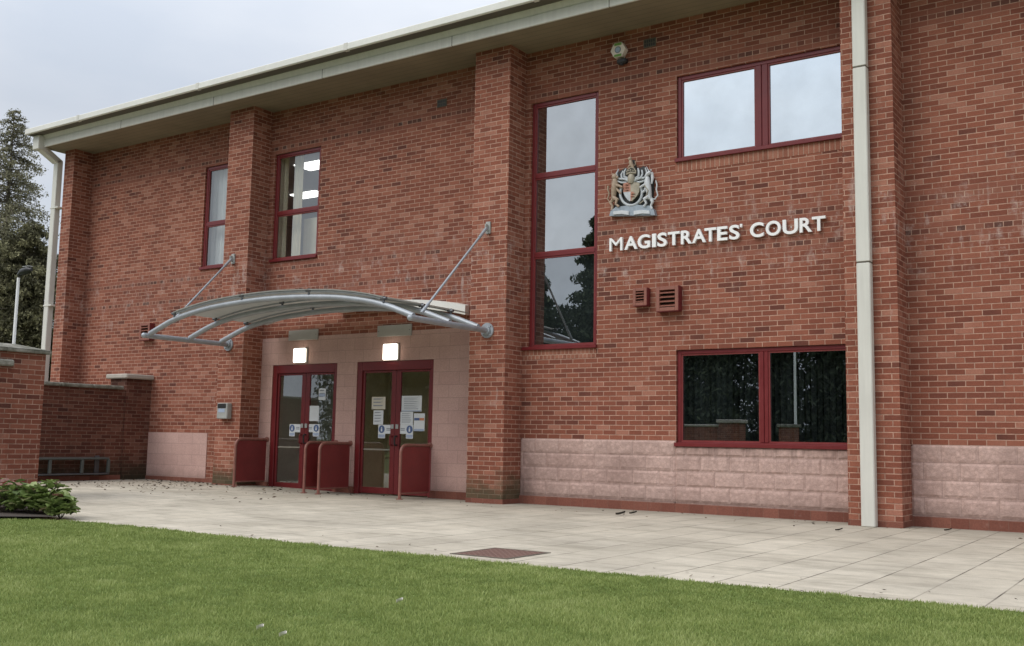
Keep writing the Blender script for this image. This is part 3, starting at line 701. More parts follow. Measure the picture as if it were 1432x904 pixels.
# door barrier rails
def barrier(x, label):
    t = thing('barrier_rail', label, 'railing', (x, -.4, gz(x)), 'red guard rails beside the doors')
    g = gz(x); top = .90 + g; yo = -.80; r = .026; c = .13
    pts = [(x, yo, g)] + [(x, yo, top - c)] + [(x, yo + c - c * math.cos(a), top - c + c * math.sin(a)) for a in np.linspace(.2, math.pi / 2, 7)] + [(x, -.04, top)]
    mb = MB(); mb.tube(pts, r, 10); mb.tube([(x, -.045, g + .10), (x, yo, g + .10)], .015, 8); mb.build('hoop', M['rail'], t, True)
    mb = MB(); mb.bbox(x - .008, x + .008, yo + .03, -.035, g + .10, top - .025, .003); mb.build('infill_panel', M['red_dk'], t)
    mb = MB(); mb.disc((x, yo, g + .001), (0, 0, 1), .06, .012, 16); mb.build('foot_plate', M['rail'], t, True)
    mb = MB(); mb.disc((x, -.036, top), (0, 1, 0), .05, .022, 14); mb.build('wall_flange', M['rail'], t, True)
barrier(-15.47, 'dark red guard rail left of the left hand double door')
barrier(-13.625, 'dark red guard rail right of the left hand double door')
barrier(-13.27, 'dark red guard rail left of the right hand double door')
barrier(-11.40, 'dark red guard rail right of the right hand double door')

# notices stuck to the door glass
def notice(x0, x1, z0, z1, label, mat='paper', lines=6, extra=None, y=.046):
    t = thing('notice', label, 'notice', ((x0 + x1) / 2, y, z0))
    mb = MB(); mb.box(x0, x1, y - .0015, y, z0, z1); mb.build('sheet', M[mat], t)
    if lines:
        mb = MB(); h = (z1 - z0) * .8 / lines; w = x1 - x0
        for i in range(lines):
            zz = z1 - (z1 - z0) * .13 - i * h; mb.quad((x0 + w * .12, y - .0035, zz - h * .3), (x0 + w * (.55 + .33 * random.random()), y - .0035, zz - h * .3), (x0 + w * .85, y - .0035, zz), (x0 + w * .12, y - .0035, zz))
        mb.build('print', M['ink'], t)
    if extra: extra(t, x0, x1, z0, z1, y)
    return t
def bar(mat, f0, f1, name):
    def fn(t, x0, x1, z0, z1, y):
        mb = MB(); h = z1 - z0; mb.box(x0 + .012, x1 - .012, y - .006, y - .004, z0 + h * f0, z0 + h * f1); mb.build(name, M[mat], t)
    return fn
def poster(t, x0, x1, z0, z1, y):
    h = z1 - z0
    bar('blue', .60, .74, 'blue_band')(t, x0, (x0 + x1) / 2 + .02, z0, z1, y); bar('orange', .60, .74, 'orange_band')(t, (x0 + x1) / 2, x1, z0, z1, y); bar('blue_lt', .0, .12, 'footer_band')(t, x0, x1, z0, z1, y)
N2 = [((-12.837, -12.51, 1.53, 1.755), 'cream landscape notice high on the left leaf of the right hand door', 'cream_paper', 3, None),
      ((-12.786, -12.551, 1.255, 1.512), 'white upright notice below the cream notice on the right hand door', 'paper', 4, None),
      ((-12.126, -11.666, 1.49, 1.768), 'largest white notice on the right leaf of the right hand door', 'paper', 7, bar('blue_lt', 0., .06, 'footer_band')),
      ((-12.147, -11.855, 1.256, 1.485), 'white notice directly under the largest notice on the right hand door', 'paper', 5, None),
      ((-11.835, -11.589, 1.145, 1.457), 'white notice with blue and orange band on the right hand door', 'paper', 0, poster),
      ((-14.186, -14.001, 1.71, 1.925), 'small white notice highest on the left hand door', 'paper', 3, bar('blue_lt', .3, .55, 'blue_band')),
      ((-14.411, -14.161, 1.31, 1.60), 'plain white upright notice in the middle of the left hand door', 'paper', 0, None)]
for (q, lab, mt, ln, ex) in N2: notice(*q, lab, mt, ln, ex)
def push_sign(x0, x1, z0, z1, left, label, dim):
    zb = z0 + (z1 - z0) * .34; w = x1 - x0; y = .0445
    t = thing('door_sign', label, 'sign', ((x0 + x1) / 2, y, z0), 'white and blue signs beside the door handles')
    mb = MB(); xa, xb = (x0, x0 + w * .5) if left else (x1 - w * .5, x1)
    mb.add([(x0, y, zb), (x1, y, zb), (x1, y, z1), (x0, y, z1)], [(0, 1, 2, 3)]); mb.add([(xa, y, z0), (xb, y, z0), (xb, y, zb), (xa, y, zb)], [(0, 1, 2, 3)])
    mb.build('plate', M['paper'], t)
    cx = (xa + xb) / 2; cz = (zb + z1) / 2
    mb = MB(); mb.disc((cx, y - .0015, cz), (0, -1, 0), min(.07, (z1 - zb) * .44), .002, 20); mb.build('blue_disc', M['blue'], t)
    mb = MB(); mb.ball((cx, y - .0045, cz + .026), .012, 8, (1, .1, 1)); mb.box(cx - .016, cx + .016, y - .0055, y - .004, cz - .04, cz + .012); mb.build('figure', M['paper'], t)
    mb = MB(); mb.box(xa + .01, xb - .01, y - .0025, y - .0015, z0 + .014, zb - .014); mb.build('blue_panel', M['blue_lt'], t)
    mb = MB(); xo = (xb, x1) if left else (x0, xa)
    for k in range(2): mb.box(xo[0] + .03, xo[1] - .03, y - .0025, y - .0015, cz - .022 + k * .028, cz - .008 + k * .028)
    mb.build('print', M['ink'], t)
push_sign(-12.66, -12.327, 1.01, 1.251, True, 'blue disc sign left of the handles on the right hand door', 0)
push_sign(-12.164, -11.846, 1.012, 1.254, False, 'blue disc sign right of the handles on the right hand door', 0)
push_sign(-14.932, -14.631, 1.016, 1.249, True, 'blue disc sign left of the handles on the left hand door', 1)
push_sign(-14.475, -14.129, 1.022, 1.252, False, 'blue disc sign right of the handles on the left hand door', 1)

# ------------------------------------------------------------------ wall vents, alarm, lettering, crest
def vent(x0, x1, z0, z1, d, n, label, side=True):
    t = thing('wall_vent', label, 'vent', ((x0 + x1) / 2, 0, z0), 'red louvred vents on the wall')
    mb = MB(); f = min(.055, (x1 - x0) * .2)
    mb.bbox(x0, x0 + f, -d, -.001, z0, z1, .004); mb.bbox(x1 - f, x1, -d, -.001, z0, z1, .004); mb.bbox(x0 + f, x1 - f, -d, -.001, z1 - f, z1, .004); mb.bbox(x0 + f, x1 - f, -d, -.001, z0, z0 + f, .004)
    mb.build('frame', M['red_vent'], t)
    mb = MB(); mb.box(x1 + .0005, x1 + .006, -d + .002, -.001, z0, z1); mb.build('side_panel', M['red_vent_dk'], t); mb = MB(); mb.box(x0, x1, -d + .002, -.001, z0 - .006, z0 - .0005); mb.build('bottom_panel', M['red_vent_dk'], t)
    mb = MB(); mb.box(x0 + f, x1 - f, -.02, -.002, z0 + f, z1 - f); mb.build('backing', M['black'], t)
    mb = MB(); H = z1 - z0 - 2 * f
    for i in range(n):
        zc = z0 + f + H * (i + .5) / n; a, b = x0 + f, x1 - f; h = H / n * .33
        mb.add([(a, -d, zc - h), (b, -d, zc - h), (b, -d * .35, zc + h), (a, -d * .35, zc + h), (a, -d - .002, zc - h + .01), (b, -d - .002, zc - h + .01), (b, -d * .35, zc + h + .012), (a, -d * .35, zc + h + .012)],
               [(0, 3, 2, 1), (4, 5, 6, 7), (0, 1, 5, 4)])
    mb.build('slats', M['red_vent'], t)
vent(-7.42, -7.185, 3.10, 3.37, .12, 4, 'small red louvred vent beside the larger one below the lettering')
vent(-7.02, -6.655, 2.99, 3.365, .13, 4, 'larger red louvred vent below the court lettering')
vent(-19.52, -19.17, 3.04, 3.41, .13, 4, 'red louvred vent on the left wall by the canopy tip')
t = thing('alarm_box', 'white and green hexagonal alarm box under the eaves', 'alarm', (-7.72, -.05, 7.25))
hexp = lambda cx, cz, r, sx=1.: [(cx + sx * r * math.cos(R(30 + 60 * k) + R(30)), cz + r * math.sin(R(60 + 60 * k))) for k in range(6)]
mb = MB(); mb.prism(hexp(-7.72, 7.25, .135), -.10, -.002); mb.build('case', paint('alarm_pinkish_white', (.80, .70, .63), .5), t, recalc=True)
gm = paint('alarm_green', (.17, .33, .07), .5)
for z in (7.322, 7.138): mb = MB(); mb.box(-7.785, -7.655, -.104, -.1005, z, z + .039); mb.build('green_band', gm, t)
mb = MB(); mb.disc((-7.72, -.101, 7.25), (0, -1, 0), .056, .004, 18); mb.build('badge', M['ink'], t)
mb = MB(); mb.disc((-7.72, -.1055, 7.25), (0, -1, 0), .04, .003, 14); mb.build('badge_centre', M['blue_lt'], t)
t = thing('sounder', 'small black sounder below the hexagonal alarm box', 'sounder', (-7.68, -.06, 7.0)); mb = MB(); mb.bbox(-7.75, -7.58, -.10, -.002, 7.02, 7.105, .02); mb.build('case', M['black'], t); mb = MB(); mb.disc((-7.665, -.07, 7.015), (0, 0, -1), .03, .02, 12); mb.build('nozzle', M['black'], t)
for xv, zv, lab in ((-7.2, 7.29, 'dark air brick right of the alarm box under the eaves'), (-11.35, 7.02, 'dark air brick under the eaves left of the middle pilaster')):
    t = thing('air_brick', lab, 'vent', (xv, 0, zv - .07), 'dark air bricks under the eaves')
    mb = MB(); mb.bbox(xv - .11, xv + .11, -.012, -.001, zv - .072, zv + .072, .004); mb.build('frame', M['dark'], t)
    mb = MB()
    for i in range(5):
        for k in range(2): mb.box(xv - .09 + i * .038, xv - .065 + i * .038, -.0145, -.0125, zv - .055 + k * .06, zv - .01 + k * .06)
    mb.build('holes', M['black'], t)

sg = thing('court_lettering', "raised white letters reading MAGISTRATES' COURT on the brick wall", 'sign', (-6.16, 0, 4.0))
LET = [('M', -7.873, -7.645), ('A', -7.607, -7.383), ('G', -7.376, -7.165), ('I', -7.128, -7.065), ('S', -7.038, -6.878), ('T', -6.861, -6.668), ('R', -6.645, -6.468), ('A', -6.462, -6.244), ('T', -6.262, -6.078), ('E', -6.060, -5.901),
       ('S', -5.872, -5.713), ("'", -5.705, -5.671), ('C', -5.551, -5.346), ('O', -5.315, -5.092), ('U', -5.064, -4.842), ('R', -4.818, -4.641), ('T', -4.641, -4.449)]
def letter(chh, x0, x1, z0, z1):
    cu = bpy.data.curves.new('letter', 'FONT'); cu.body = chh; cu.size = 1.; cu.extrude = .0; cu.offset = {'M': .0, "'": 0.}.get(chh, .022); cu.resolution_u = 5
    ob = bpy.data.objects.new('tmp', cu); col.objects.link(ob)
    bpy.context.view_layer.update()
    me = bpy.data.meshes.new_from_object(ob.evaluated_get(bpy.context.evaluated_depsgraph_get()))
    bpy.data.objects.remove(ob); bpy.data.curves.remove(cu)
    V = np.array([v.co[:] for v in me.vertices]); F = [tuple(p.vertices) for p in me.polygons]; bpy.data.meshes.remove(me)
    lo = V.min(0); hi = V.max(0); X = x0 + (V[:, 0] - lo[0]) / (hi[0] - lo[0]) * (x1 - x0); Z = z0 + (V[:, 1] - lo[1]) / (hi[1] - lo[1]) * (z1 - z0)
    # close seams between fill triangles, then find outline edges
    key = {}; mp_ = []
    for a, b in zip(np.round(X, 5), np.round(Z, 5)): mp_.append(key.setdefault((a, b), len(key)))
    pts = list(key); F = [tuple(mp_[i] for i in f) for f in F]; F = [f for f in F if len(set(f)) == len(f)]
    cnt = {}
    for f in F:
        for i in range(len(f)): e = (f[i], f[(i + 1) % len(f)]); cnt[e] = cnt.get(e, 0) + 1
    out = [e for e in cnt if (e[1], e[0]) not in cnt]; n = len(pts); yf, yb = -.055, -.016
    mb = MB(); vs = [(a, yf, b) for a, b in pts] + [(a, yb, b) for a, b in pts]; fs = []
    ar = 0
    f0 = F[0]; p = [pts[i] for i in f0]; ar = sum(p[i][0] * p[(i + 1) % len(p)][1] - p[(i + 1) % len(p)][0] * p[i][1] for i in range(len(p)))
    for f in F: fs.append(f if ar > 0 else f[::-1]); fs.append(tuple(i + n for i in (f[::-1] if ar > 0 else f)))
    for a, b in out: fs.append((a, a + n, b + n, b) if ar > 0 else (b, b + n, a + n, a))
    mb.add(vs, fs)
    cxm = (x0 + x1) / 2; mb.disc((cxm, -.0165, (z0 + z1) / 2), (0, 1, 0), .008, .016, 6)
    return mb.build('letter', M['white'], sg, recalc=True)
for chh, a, b in LET:
    if chh == "'": letter(chh, a, b, 4.165, 4.215)
    elif chh in 'GSCO': letter(chh, a, b, 3.994, 4.212)
    elif chh == 'U': letter(chh, a, b, 3.994, 4.207)
    else: letter(chh, a, b, 3.999, 4.207)

# royal arms relief: shield, garter, helm, crest, mantling, supporters, base
cr = thing('coat_of_arms', 'painted relief coat of arms with lion and unicorn above the lettering', 'emblem', (-7.47, 0, 4.545))
def cp(zx, zy): zy = zy + (zx - 445) * .10; return (-7.465 + (zx - 445) / 640, 4.53 + (768 - zy) / 712)
def ct(zx, zy, y): a = cp(zx, zy); return (a[0], y, a[1])
C_silver = paint('crest_silver', (.47, .50, .52), .5, var=.35, scale=18); C_tan = paint('crest_gold_tan', (.36, .32, .245), .5, var=.3, scale=18); C_blk = paint('crest_dark', (.035, .036, .035), .6)
C_red = paint('crest_faded_red', (.42, .20, .14), .6, var=.25, scale=20); C_lion = paint('crest_lion_brown', (.38, .285, .205), .55, var=.3, scale=20); C_white = paint('crest_white', (.58, .60, .62), .5, var=.2, scale=20); C_blue = paint('crest_blue_grey', (.30, .35, .40), .5, var=.2, scale=20)
mb = MB(); mb.prism([cp(*q) for q in [(215, 690), (255, 560), (250, 470), (230, 350), (270, 260), (350, 215), (400, 240), (420, 130), (455, 130), (480, 240), (560, 205), (630, 260), (670, 360), (665, 520), (660, 690)]], -.03, -.004); mb.build('back_plate', C_blk, cr, recalc=True)
mb = MB(); mb.prism([cp(*q) for q in [(190, 770), (205, 715), (260, 672), (400, 655), (445, 668), (500, 650), (640, 665), (690, 715), (700, 770)]], -.085, -.004); mb.build('compartment', C_blue, cr, recalc=True)
mb = MB()
for sgn in (-1, 1):
    mb = MB(); mb.prism([cp(445 + sgn * q[0], q[1]) for q in [(28, 765), (28, 722), (110, 712), (200, 722), (205, 758), (120, 752)]], -.105, -.086); mb.build('motto_scroll', C_white, cr, recalc=True)
mb = MB(); mb.tube([ct(435 + 122 * math.cos(a), 515 + 140 * math.sin(a), -.075) for a in np.linspace(-.45, math.pi + .45, 25)], .021, 8); mb.build('garter', C_silver, cr, True)
def shield_pt(u, v):
    half = 92 * (1 - max(0, v - .35) ** 2 * 2.0) if v > .35 else 92
    return (437 + u * max(half, 4), 398 + 212 * v)
sh = None
for (u0, u1, v0, v1, mt) in ((-1, 0, 0, .48, 'r'), (0, 1, 0, .48, 't'), (-1, 0, .48, 1, 's'), (0, 1, .48, 1, 'r')):
    pass
mb = MB(); U = np.linspace(-1, 1, 11); V_ = np.linspace(0, 1, 13)
for i in range(10):
    for j in range(12):
        q = [shield_pt(U[i], V_[j + 1]), shield_pt(U[i + 1], V_[j + 1]), shield_pt(U[i + 1], V_[j]), shield_pt(U[i], V_[j])]
        L, T = i < 5, j < 6; mb.cur = 0 if (L and T) or (not L and not T and i < 7) else (1 if not L else 2)
        mb.add([ct(a, b, -.105 + .025 * ((a - 437) / 92) ** 2) for a, b in q], [(0, 1, 2, 3)])
mb.cur = 1; mb.prism([cp(*shield_pt(u, v)) for u, v in [(-1, 0), (1, 0), (1, .4), (.9, .62), (.6, .82), (0, .99), (-.6, .82), (-.9, .62), (-1, .4)]], -.078, -.03)
mb.cur = 0
for (zx, zy) in ((395, 425), (395, 455), (398, 485), (468, 530), (462, 560)): mb.tube([ct(zx - 22, zy, -.110), ct(zx, zy - 6, -.114), ct(zx + 22, zy, -.110)], [.006, .011, .005], 6)
mb.build('shield', [C_red, C_tan, C_silver], cr)
mb = MB()
mb.tube([ct(440, 405, -.08), ct(440, 370, -.085), ct(440, 330, -.085), ct(440, 300, -.08)], [.05, .062, .056, .035], 12)
mb.tube([ct(388, 300, -.085), ct(440, 290, -.125), ct(492, 290, -.085)], .015, 8)
for k in range(5): mb.ball(ct(392 + 24 * k, 272 - 10 * math.sin(math.pi * k / 4), -.09 - .02 * math.sin(math.pi * k / 4)), .016, 8)
mb.tube([ct(392, 290, -.085), ct(405, 245, -.09), ct(440, 225, -.09), ct(475, 240, -.09), ct(490, 285, -.085)], .011, 7)
mb.build('helm_and_crown', C_tan, cr, True)
mb = MB()
mb.tube([ct(452, 225, -.07), ct(440, 195, -.08), ct(428, 165, -.08), ct(428, 130, -.085)], [.022, .034, .032, .02], 9); mb.ball(ct(425, 125, -.09), .032, 9)
mb.tube([ct(430, 190, -.09), ct(412, 215, -.1), ct(408, 228, -.095)], .011, 6); mb.tube([ct(450, 205, -.09), ct(462, 226, -.09)], .013, 6); mb.tube([ct(455, 205, -.06), ct(478, 190, -.06), ct(474, 150, -.06)], .008, 6)
mb.build('crest_lion', C_lion, cr, True)
mb = MB()
for sgn in (-1, 1):
    for pts, r in (([(455, 395), (500, 360), (545, 350), (560, 300), (545, 255)], .026), ([(480, 350), (520, 330), (522, 275), (508, 235)], .024), ([(540, 355), (590, 345), (612, 290), (590, 235)], .021), ([(500, 395), (560, 392), (600, 370)], .022)):
        pp = [ct(440 + sgn * (q[0] - 440), q[1], -.065 - .02 * math.sin(i)) for i, q in enumerate(pts)]; mb.tube(pp, [r * f for f in np.linspace(1, .5, len(pp))], 7)
mb.build('mantling', C_silver, cr, True)
mb = MB()   # lion supporter, rearing towards the shield
mb.tube([ct(255, 345, -.085), ct(258, 400, -.085), ct(245, 470, -.08), ct(235, 545, -.075), ct(232, 590, -.07)], [.038, .058, .052, .038, .034], 10)
mb.ball(ct(252, 325, -.09), .05, 10); mb.ball(ct(285, 335, -.1), .024, 8); mb.ball(ct(232, 292, -.09), .015, 6); mb.ball(ct(262, 288, -.09), .015, 6)
mb.tube([ct(262, 425, -.1), ct(305, 432, -.105), ct(345, 450, -.11)], [.03, .022, .018], 8); mb.tube([ct(262, 455, -.08), ct(300, 490, -.09), ct(322, 520, -.09)], [.026, .02, .016], 8)
mb.tube([ct(240, 565, -.095), ct(285, 590, -.10), ct(270, 640, -.1), ct(305, 668, -.1)], [.036, .032, .02, .02], 8); mb.tube([ct(228, 580, -.06), ct(200, 620, -.07), ct(222, 660, -.07), ct(215, 705, -.075)], [.034, .028, .019, .022], 8)
mb.tube([ct(222, 580, -.05), ct(180, 605, -.05), ct(158, 570, -.05), ct(178, 510, -.05), ct(160, 460, -.05), ct(165, 420, -.05)], [.014, .012, .011, .012, .014, .02], 7)
mb.build('lion_supporter', C_lion, cr, True)
mb = MB()   # unicorn supporter
mb.tube([ct(620, 340, -.09), ct(618, 400, -.09), ct(628, 470, -.085), ct(640, 545, -.08), ct(640, 590, -.07)], [.03, .05, .05, .036, .034], 10)
mb.tube([ct(655, 290, -.09), ct(632, 305, -.1), ct(603, 335, -.1)], [.026, .032, .018], 8); mb.tube([ct(640, 285, -.1), ct(615, 225, -.11)], [.010, .003], 6); mb.ball(ct(660, 268, -.09), .014, 6)
mb.tube([ct(662, 290, -.07), ct(672, 350, -.075), ct(662, 420, -.075)], [.022, .026, .012], 7)
mb.tube([ct(612, 425, -.1), ct(575, 440, -.105), ct(545, 462, -.11)], [.03, .02, .016], 8); mb.tube([ct(612, 455, -.09), ct(585, 500, -.09), ct(562, 520, -.09)], [.026, .018, .014], 8)
mb.tube([ct(634, 565, -.095), ct(590, 590, -.1), ct(612, 640, -.1), ct(585, 672, -.1)], [.034, .03, .018, .018], 8); mb.tube([ct(645, 580, -.06), ct(672, 622, -.07), ct(652, 665, -.07), ct(668, 700, -.075)], [.032, .026, .017, .02], 8)
mb.tube([ct(648, 580, -.05), ct(690, 590, -.05), ct(722, 545, -.05), ct(705, 480, -.05), ct(712, 430, -.05), ct(700, 380, -.05)], [.012, .012, .012, .012, .012, .01], 7)
mb.build('unicorn_supporter', C_white, cr, True)
mb = MB(); mb.tube([ct(600, 440, -.13), ct(640, 500, -.13), ct(600, 600, -.11), ct(540, 640, -.10)], .009, 6); mb.build('chain', C_tan, cr, True)

# ------------------------------------------------------------------ drain cover, litter, petals
t = thing('drain_cover', 'rusty rectangular metal cover set in the paving by the lawn', 'cover', (-5.42, -6.45, .0))
mb = MB(); mb.box(-5.69, -5.13, -6.78, -6.14, -.02, .004)
for a in np.linspace(-5.66, -5.17, 9):
    for b in np.linspace(-6.74, -6.2, 9): mb.box(a, a + .03, b, b + .012, .004, .0065)
mb.build('plate', M['cover'], t)
mb = MB()
for q in ((-5.72, -5.69, -6.81, -6.11), (-5.13, -5.10, -6.81, -6.11)): mb.box(*q, -.02, .0055)
for q in ((-5.69, -5.13, -6.81, -6.78), (-5.69, -5.13, -6.14, -6.11)): mb.box(*q, -.02, .0055)
mb.build('rim', M['dark'], t)
def leaf_quads(c, size, n, spread=0., up=.0, flat=False):
    """n leaf-shaped quads round centres c (n,3)"""
    th = rng.uniform(0, 2 * np.pi, n); tl = rng.uniform(-.35, .35, n) if flat else rng.uniform(-1.3, 1.3, n)
    a = np.stack([np.cos(th) * np.cos(tl), np.sin(th) * np.cos(tl), np.sin(tl)], 1)
    r = rng.normal(size=(n, 3)); r[:, 2] *= (.3 if flat else 1.)
    b = np.cross(a, r + np.array([0, 0, 2.5 if flat else 0.])) ; b /= np.linalg.norm(b, axis=1)[:, None] + 1e-9
    L = (size * rng.uniform(.6, 1.3, n))[:, None]; Wd = L * rng.uniform(.28, .5, (n, 1))
    return np.stack([c - a * L * .5, c + b * Wd * .5, c + a * L * .5, c - b * Wd * .5], 1)
def litter():
    n = 420; x = rng.uniform(-18.9, -12.2, n); y = -(rng.random(n) ** 1.7) * 3.2 - .15
    x = np.where(rng.random(n) < .55, rng.normal(-17.3, 1.1, n), x)
    k = x > -18.9; x = x[k]; y = y[k]; n = len(x); z = np.array([gz(v) for v in x]) + .012
    q = leaf_quads(np.stack([x, y, z], 1), .075, n, flat=True)
    m = 160; x2 = rng.uniform(-12, 1.5, m); y2 = np.where(rng.random(m) < .6, -rng.random(m) ** 2 * 1.6 - .06, -7.15 + rng.random(m) ** 2 * .8); y2 = np.where((y2 > -.55) & (((x2 > -10.3) & (x2 < -9.4)) | ((x2 > -4.2) & (x2 < -3.3))), -.7, y2)
    q2 = leaf_quads(np.stack([x2, y2, np.full(m, .01)], 1), .045, m, flat=True)
    q = np.concatenate([q, q2]); q[:, :, 2] = np.maximum(q[:, :, 2], .006)
    tag(npmesh('leaf_litter', q.reshape(-1, 3), 4, M['litter'], tint=np.repeat(rng.random(len(q)), 4)), 'dead leaves and twigs blown along the foot of the building', 'leaf litter', kind='stuff')
litter()
for x, y, sz, lab in ((-7.03, -1.20, .10, 'dark curled leaf, larger of a pair on the paving near the middle pilaster'), (-7.0, -.88, .08, 'dark curled leaf, smaller of a pair on the paving near the middle pilaster'), (-3.88, -1.55, .06, 'dark leaf on the paving just in front of the right pilaster'), (-2.86, -.5, .06, 'dark leaf at the foot of the wall right of the right pilaster')):
    mb = MB(); n = 9
    for i in range(n):
        for k in range(4):
            f = lambda u, v: (x + sz * (u - .5) * 1.5, y + sz * (v - .5) * math.sin(math.pi * min(max(u, .03), .97)) * 1.2, .006 + sz * (.25 * (2 * v - 1) ** 2 + .35 * u * u))
            mb.quad(f(i / n, k / 4), f((i + 1) / n, k / 4), f((i + 1) / n, (k + 1) / 4), f(i / n, (k + 1) / 4))
    tag(mb.build('fallen_leaf', paint('dark_leaf', (.03, .024, .018), .8), None, True), lab, 'leaf', 'dark leaves lying on the paving')
for x, y, lab in ((-3.96, -9.57, 'pale petal lying in the middle of the lawn'), (-3.70, -10.72, 'pale petal at the very front of the lawn'), (-3.92, -10.66, 'pale petal at the front of the lawn, left of another')):
    mb = MB(); n = 6
    for i in range(n):
        for k in range(4):
            f = lambda u, v: (x + .045 * (u - .5), y + .04 * (v - .5) * math.sin(math.pi * (u * .9 + .05)), LZ + .040 + .016 * (2 * v - 1) ** 2 + .02 * u)
            mb.quad(f(i / n, k / 4), f((i + 1) / n, k / 4), f((i + 1) / n, (k + 1) / 4), f(i / n, (k + 1) / 4))
    tag(mb.build('petal', M['petal'], None, True), lab, 'petal', 'pale petals on the grass')

# ------------------------------------------------------------------ boundary walls, rack
bw = thing('side_wall', 'low damp brick wall with stone coping and capped end pier beside the building', 'wall', (-19.35, -2.2, 0))
mb = MB(); mb.box(-19.62, -19.2, -5.0, -.58, -.1, 1.93); mb.box(-19.72, -19.16, -.62, -.001, -.1, 2.17); mb.build('brickwork', M['brick_damp_shaded'], bw)
mb = MB()
for y0 in np.arange(-5., -.7, .72):
    y1 = min(y0 + .712, -.63); mb.bbox(-19.68, -19.13, y0, y1, 1.93, 2.005, .02)
mb.build('coping', M['stone'], bw)
mb = MB(); mb.bbox(-19.80, -19.07, -.70, -.001, 2.17, 2.27, .02); mb.build('pier_cap', M['stone_lt'], bw)
mb = MB(); mb.box(-19.197, -19.185, -5., -.63, -.1, .15); mb.build('base_course', M['base_brick'], bw)
PX, PY = -14.99, -5.06
fp = thing('corner_pier', 'square brick pier with thick stone cap at the left edge', 'wall', (PX, PY, 0))
def loc(mb, name, mat, par):
    """x runs back along the wall from its far end, y into the wall"""
    mb.v = [(PX - p[1], PY + p[0], p[2]) for p in mb.v]; return mb.build(name, mat, par)
mb = MB(); mb.box(-1.3, 0., 0., .66, -.1, 2.20); loc(mb, 'brickwork', M['brick_old'], fp)
mb = MB(); mb.bbox(-1.36, .06, -.06, .72, 2.20, 2.255, .01)
mb.add([(-1.36, -.06, 2.256), (.06, -.06, 2.256), (.06, .72, 2.256), (-1.36, .72, 2.256), (-.95, .25, 2.34), (-.35, .25, 2.34), (-.35, .42, 2.34), (-.95, .42, 2.34)], [(0, 1, 5, 4), (1, 2, 6, 5), (2, 3, 7, 6), (3, 0, 4, 7), (4, 5, 6, 7)])
loc(mb, 'cap', M['stone'], fp)
mb = MB(); mb.box(-1.303, .008, -.010, .665, -.1, .15); loc(mb, 'base_course', M['base_brick'], fp)
mb = MB(); mb.box(-6., -.56, -.025, .4, -.1, 1.985); lw = thing('garden_wall', 'lower brick wall with stone coping running left from the pier', 'wall', (PX, PY, 0)); loc(mb, 'brickwork', M['brick_old'], lw)
mb = MB(); mb.bbox(-6., -.55, -.10, .36, 1.975, 2.075, .02); loc(mb, 'coping', M['stone'], lw)
rk = thing('cycle_rack', 'low grey metal rack of three loops fixed along the damp side wall', 'rack', (-19.1, -1.7, .05))
mb = MB(); mb.bbox(-19.18, -18.98, -2.75, -1.05, .475, .515, .008); mb.build('top_rail', M['rack'], rk)
mb = MB(); mb.bbox(-19.18, -19.0, -2.75, -1.02, .17, .20, .008); mb.build('bottom_rail', M['steel_dk'], rk)
for y in (-2.38, -1.68, -1.08): mb = MB(); mb.bbox(-19.04, -18.985, y, y + .06, .20, .475, .008); mb.build('post', M['rack'], rk)
for y in (-2.6, -1.25): mb = MB(); mb.box(-19.197, -19.18, y, y + .1, .15, .55); mb.build('wall_bracket', M['steel_dk'], rk)

# ------------------------------------------------------------------ flower bed
mb = MB(); mb.add([(-11.0, -7.25, .056), (-11.45, -7.75, .06), (-13.5, -8.8, .06), (-15.5, -7.4, .06), (-14.2, -6.2, .06), (-12.2, -6.55, .06)], [(0, 1, 2, 3, 4, 5)][::1])
tag(mb.build('flower_bed', M['soil'], recalc=True), kind='structure')
def bed_plant(cx, cy, h, r, n, label, tl, th):
    g = gz(cx); t = thing('bed_plant', label, 'plant', (cx, cy, g), 'leafy plants in the flower bed')
    V = []; T = []
    for i in range(n):
        a = rng.uniform(0, 6.283); rr = r * math.sqrt(rng.random()); lx, ly = rr * math.cos(a), rr * math.sin(a)
        hz = h * (1 - .55 * (rr / r) ** 2) * rng.uniform(.45, 1.0); L = rng.uniform(.085, .165); Wd = L * rng.uniform(.55, .85)
        ax = a + rng.normal(0, .7); el = rng.uniform(-.25, .75); d = np.array([math.cos(ax) * math.cos(el), math.sin(ax) * math.cos(el), math.sin(el)]); b = np.array([-math.sin(ax), math.cos(ax), rng.normal(0, .25)]); up = np.cross(d, b); up /= np.linalg.norm(up)
        c = np.array([lx, ly, hz]); tt = rng.uniform(tl, th) if rng.random() > .16 else rng.uniform(.85, 1)
        prev = None
        for u0, u1 in ((0, .33), (.33, .67), (.67, 1.)):
            wf = lambda u: Wd * .5 * math.sin(math.pi * (.08 + .9 * u) ** .8)
            pt = lambda u, s_: c + d * (u - .3) * L + b * s_ * wf(u) + up * (abs(s_) * .18 * Wd - .35 * L * (u - .35) ** 2)
            for sa, sb in ((-1, 0), (0, 1)):
                V += [pt(u0, sa), pt(u0, sb), pt(u1, sb), pt(u1, sa)]; T += [tt * (.8 + .2 * (hz / h))] * 4
    npmesh('leaves', np.array(V), 4, M['bed_leaf'], t, T)
    mb = MB()
    for i in range(14):
        a = rng.uniform(0, 6.283); mb.tube([(cx, cy, g), (cx + .5 * r * math.cos(a), cy + .5 * r * math.sin(a), g + h * .4), (cx + .8 * r * math.cos(a), cy + .8 * r * math.sin(a), g + h * .7)], .004, 5)
    mb.build('stems', M['bark'], t)
bed_plant(-11.52, -7.02, .46, .22, 190, 'bushy light green plant at the tip of the flower bed', .5, .86)
bed_plant(-11.24, -7.05, .29, .15, 120, 'smaller mixed green plant nearest the paving in the flower bed', .4, .86)
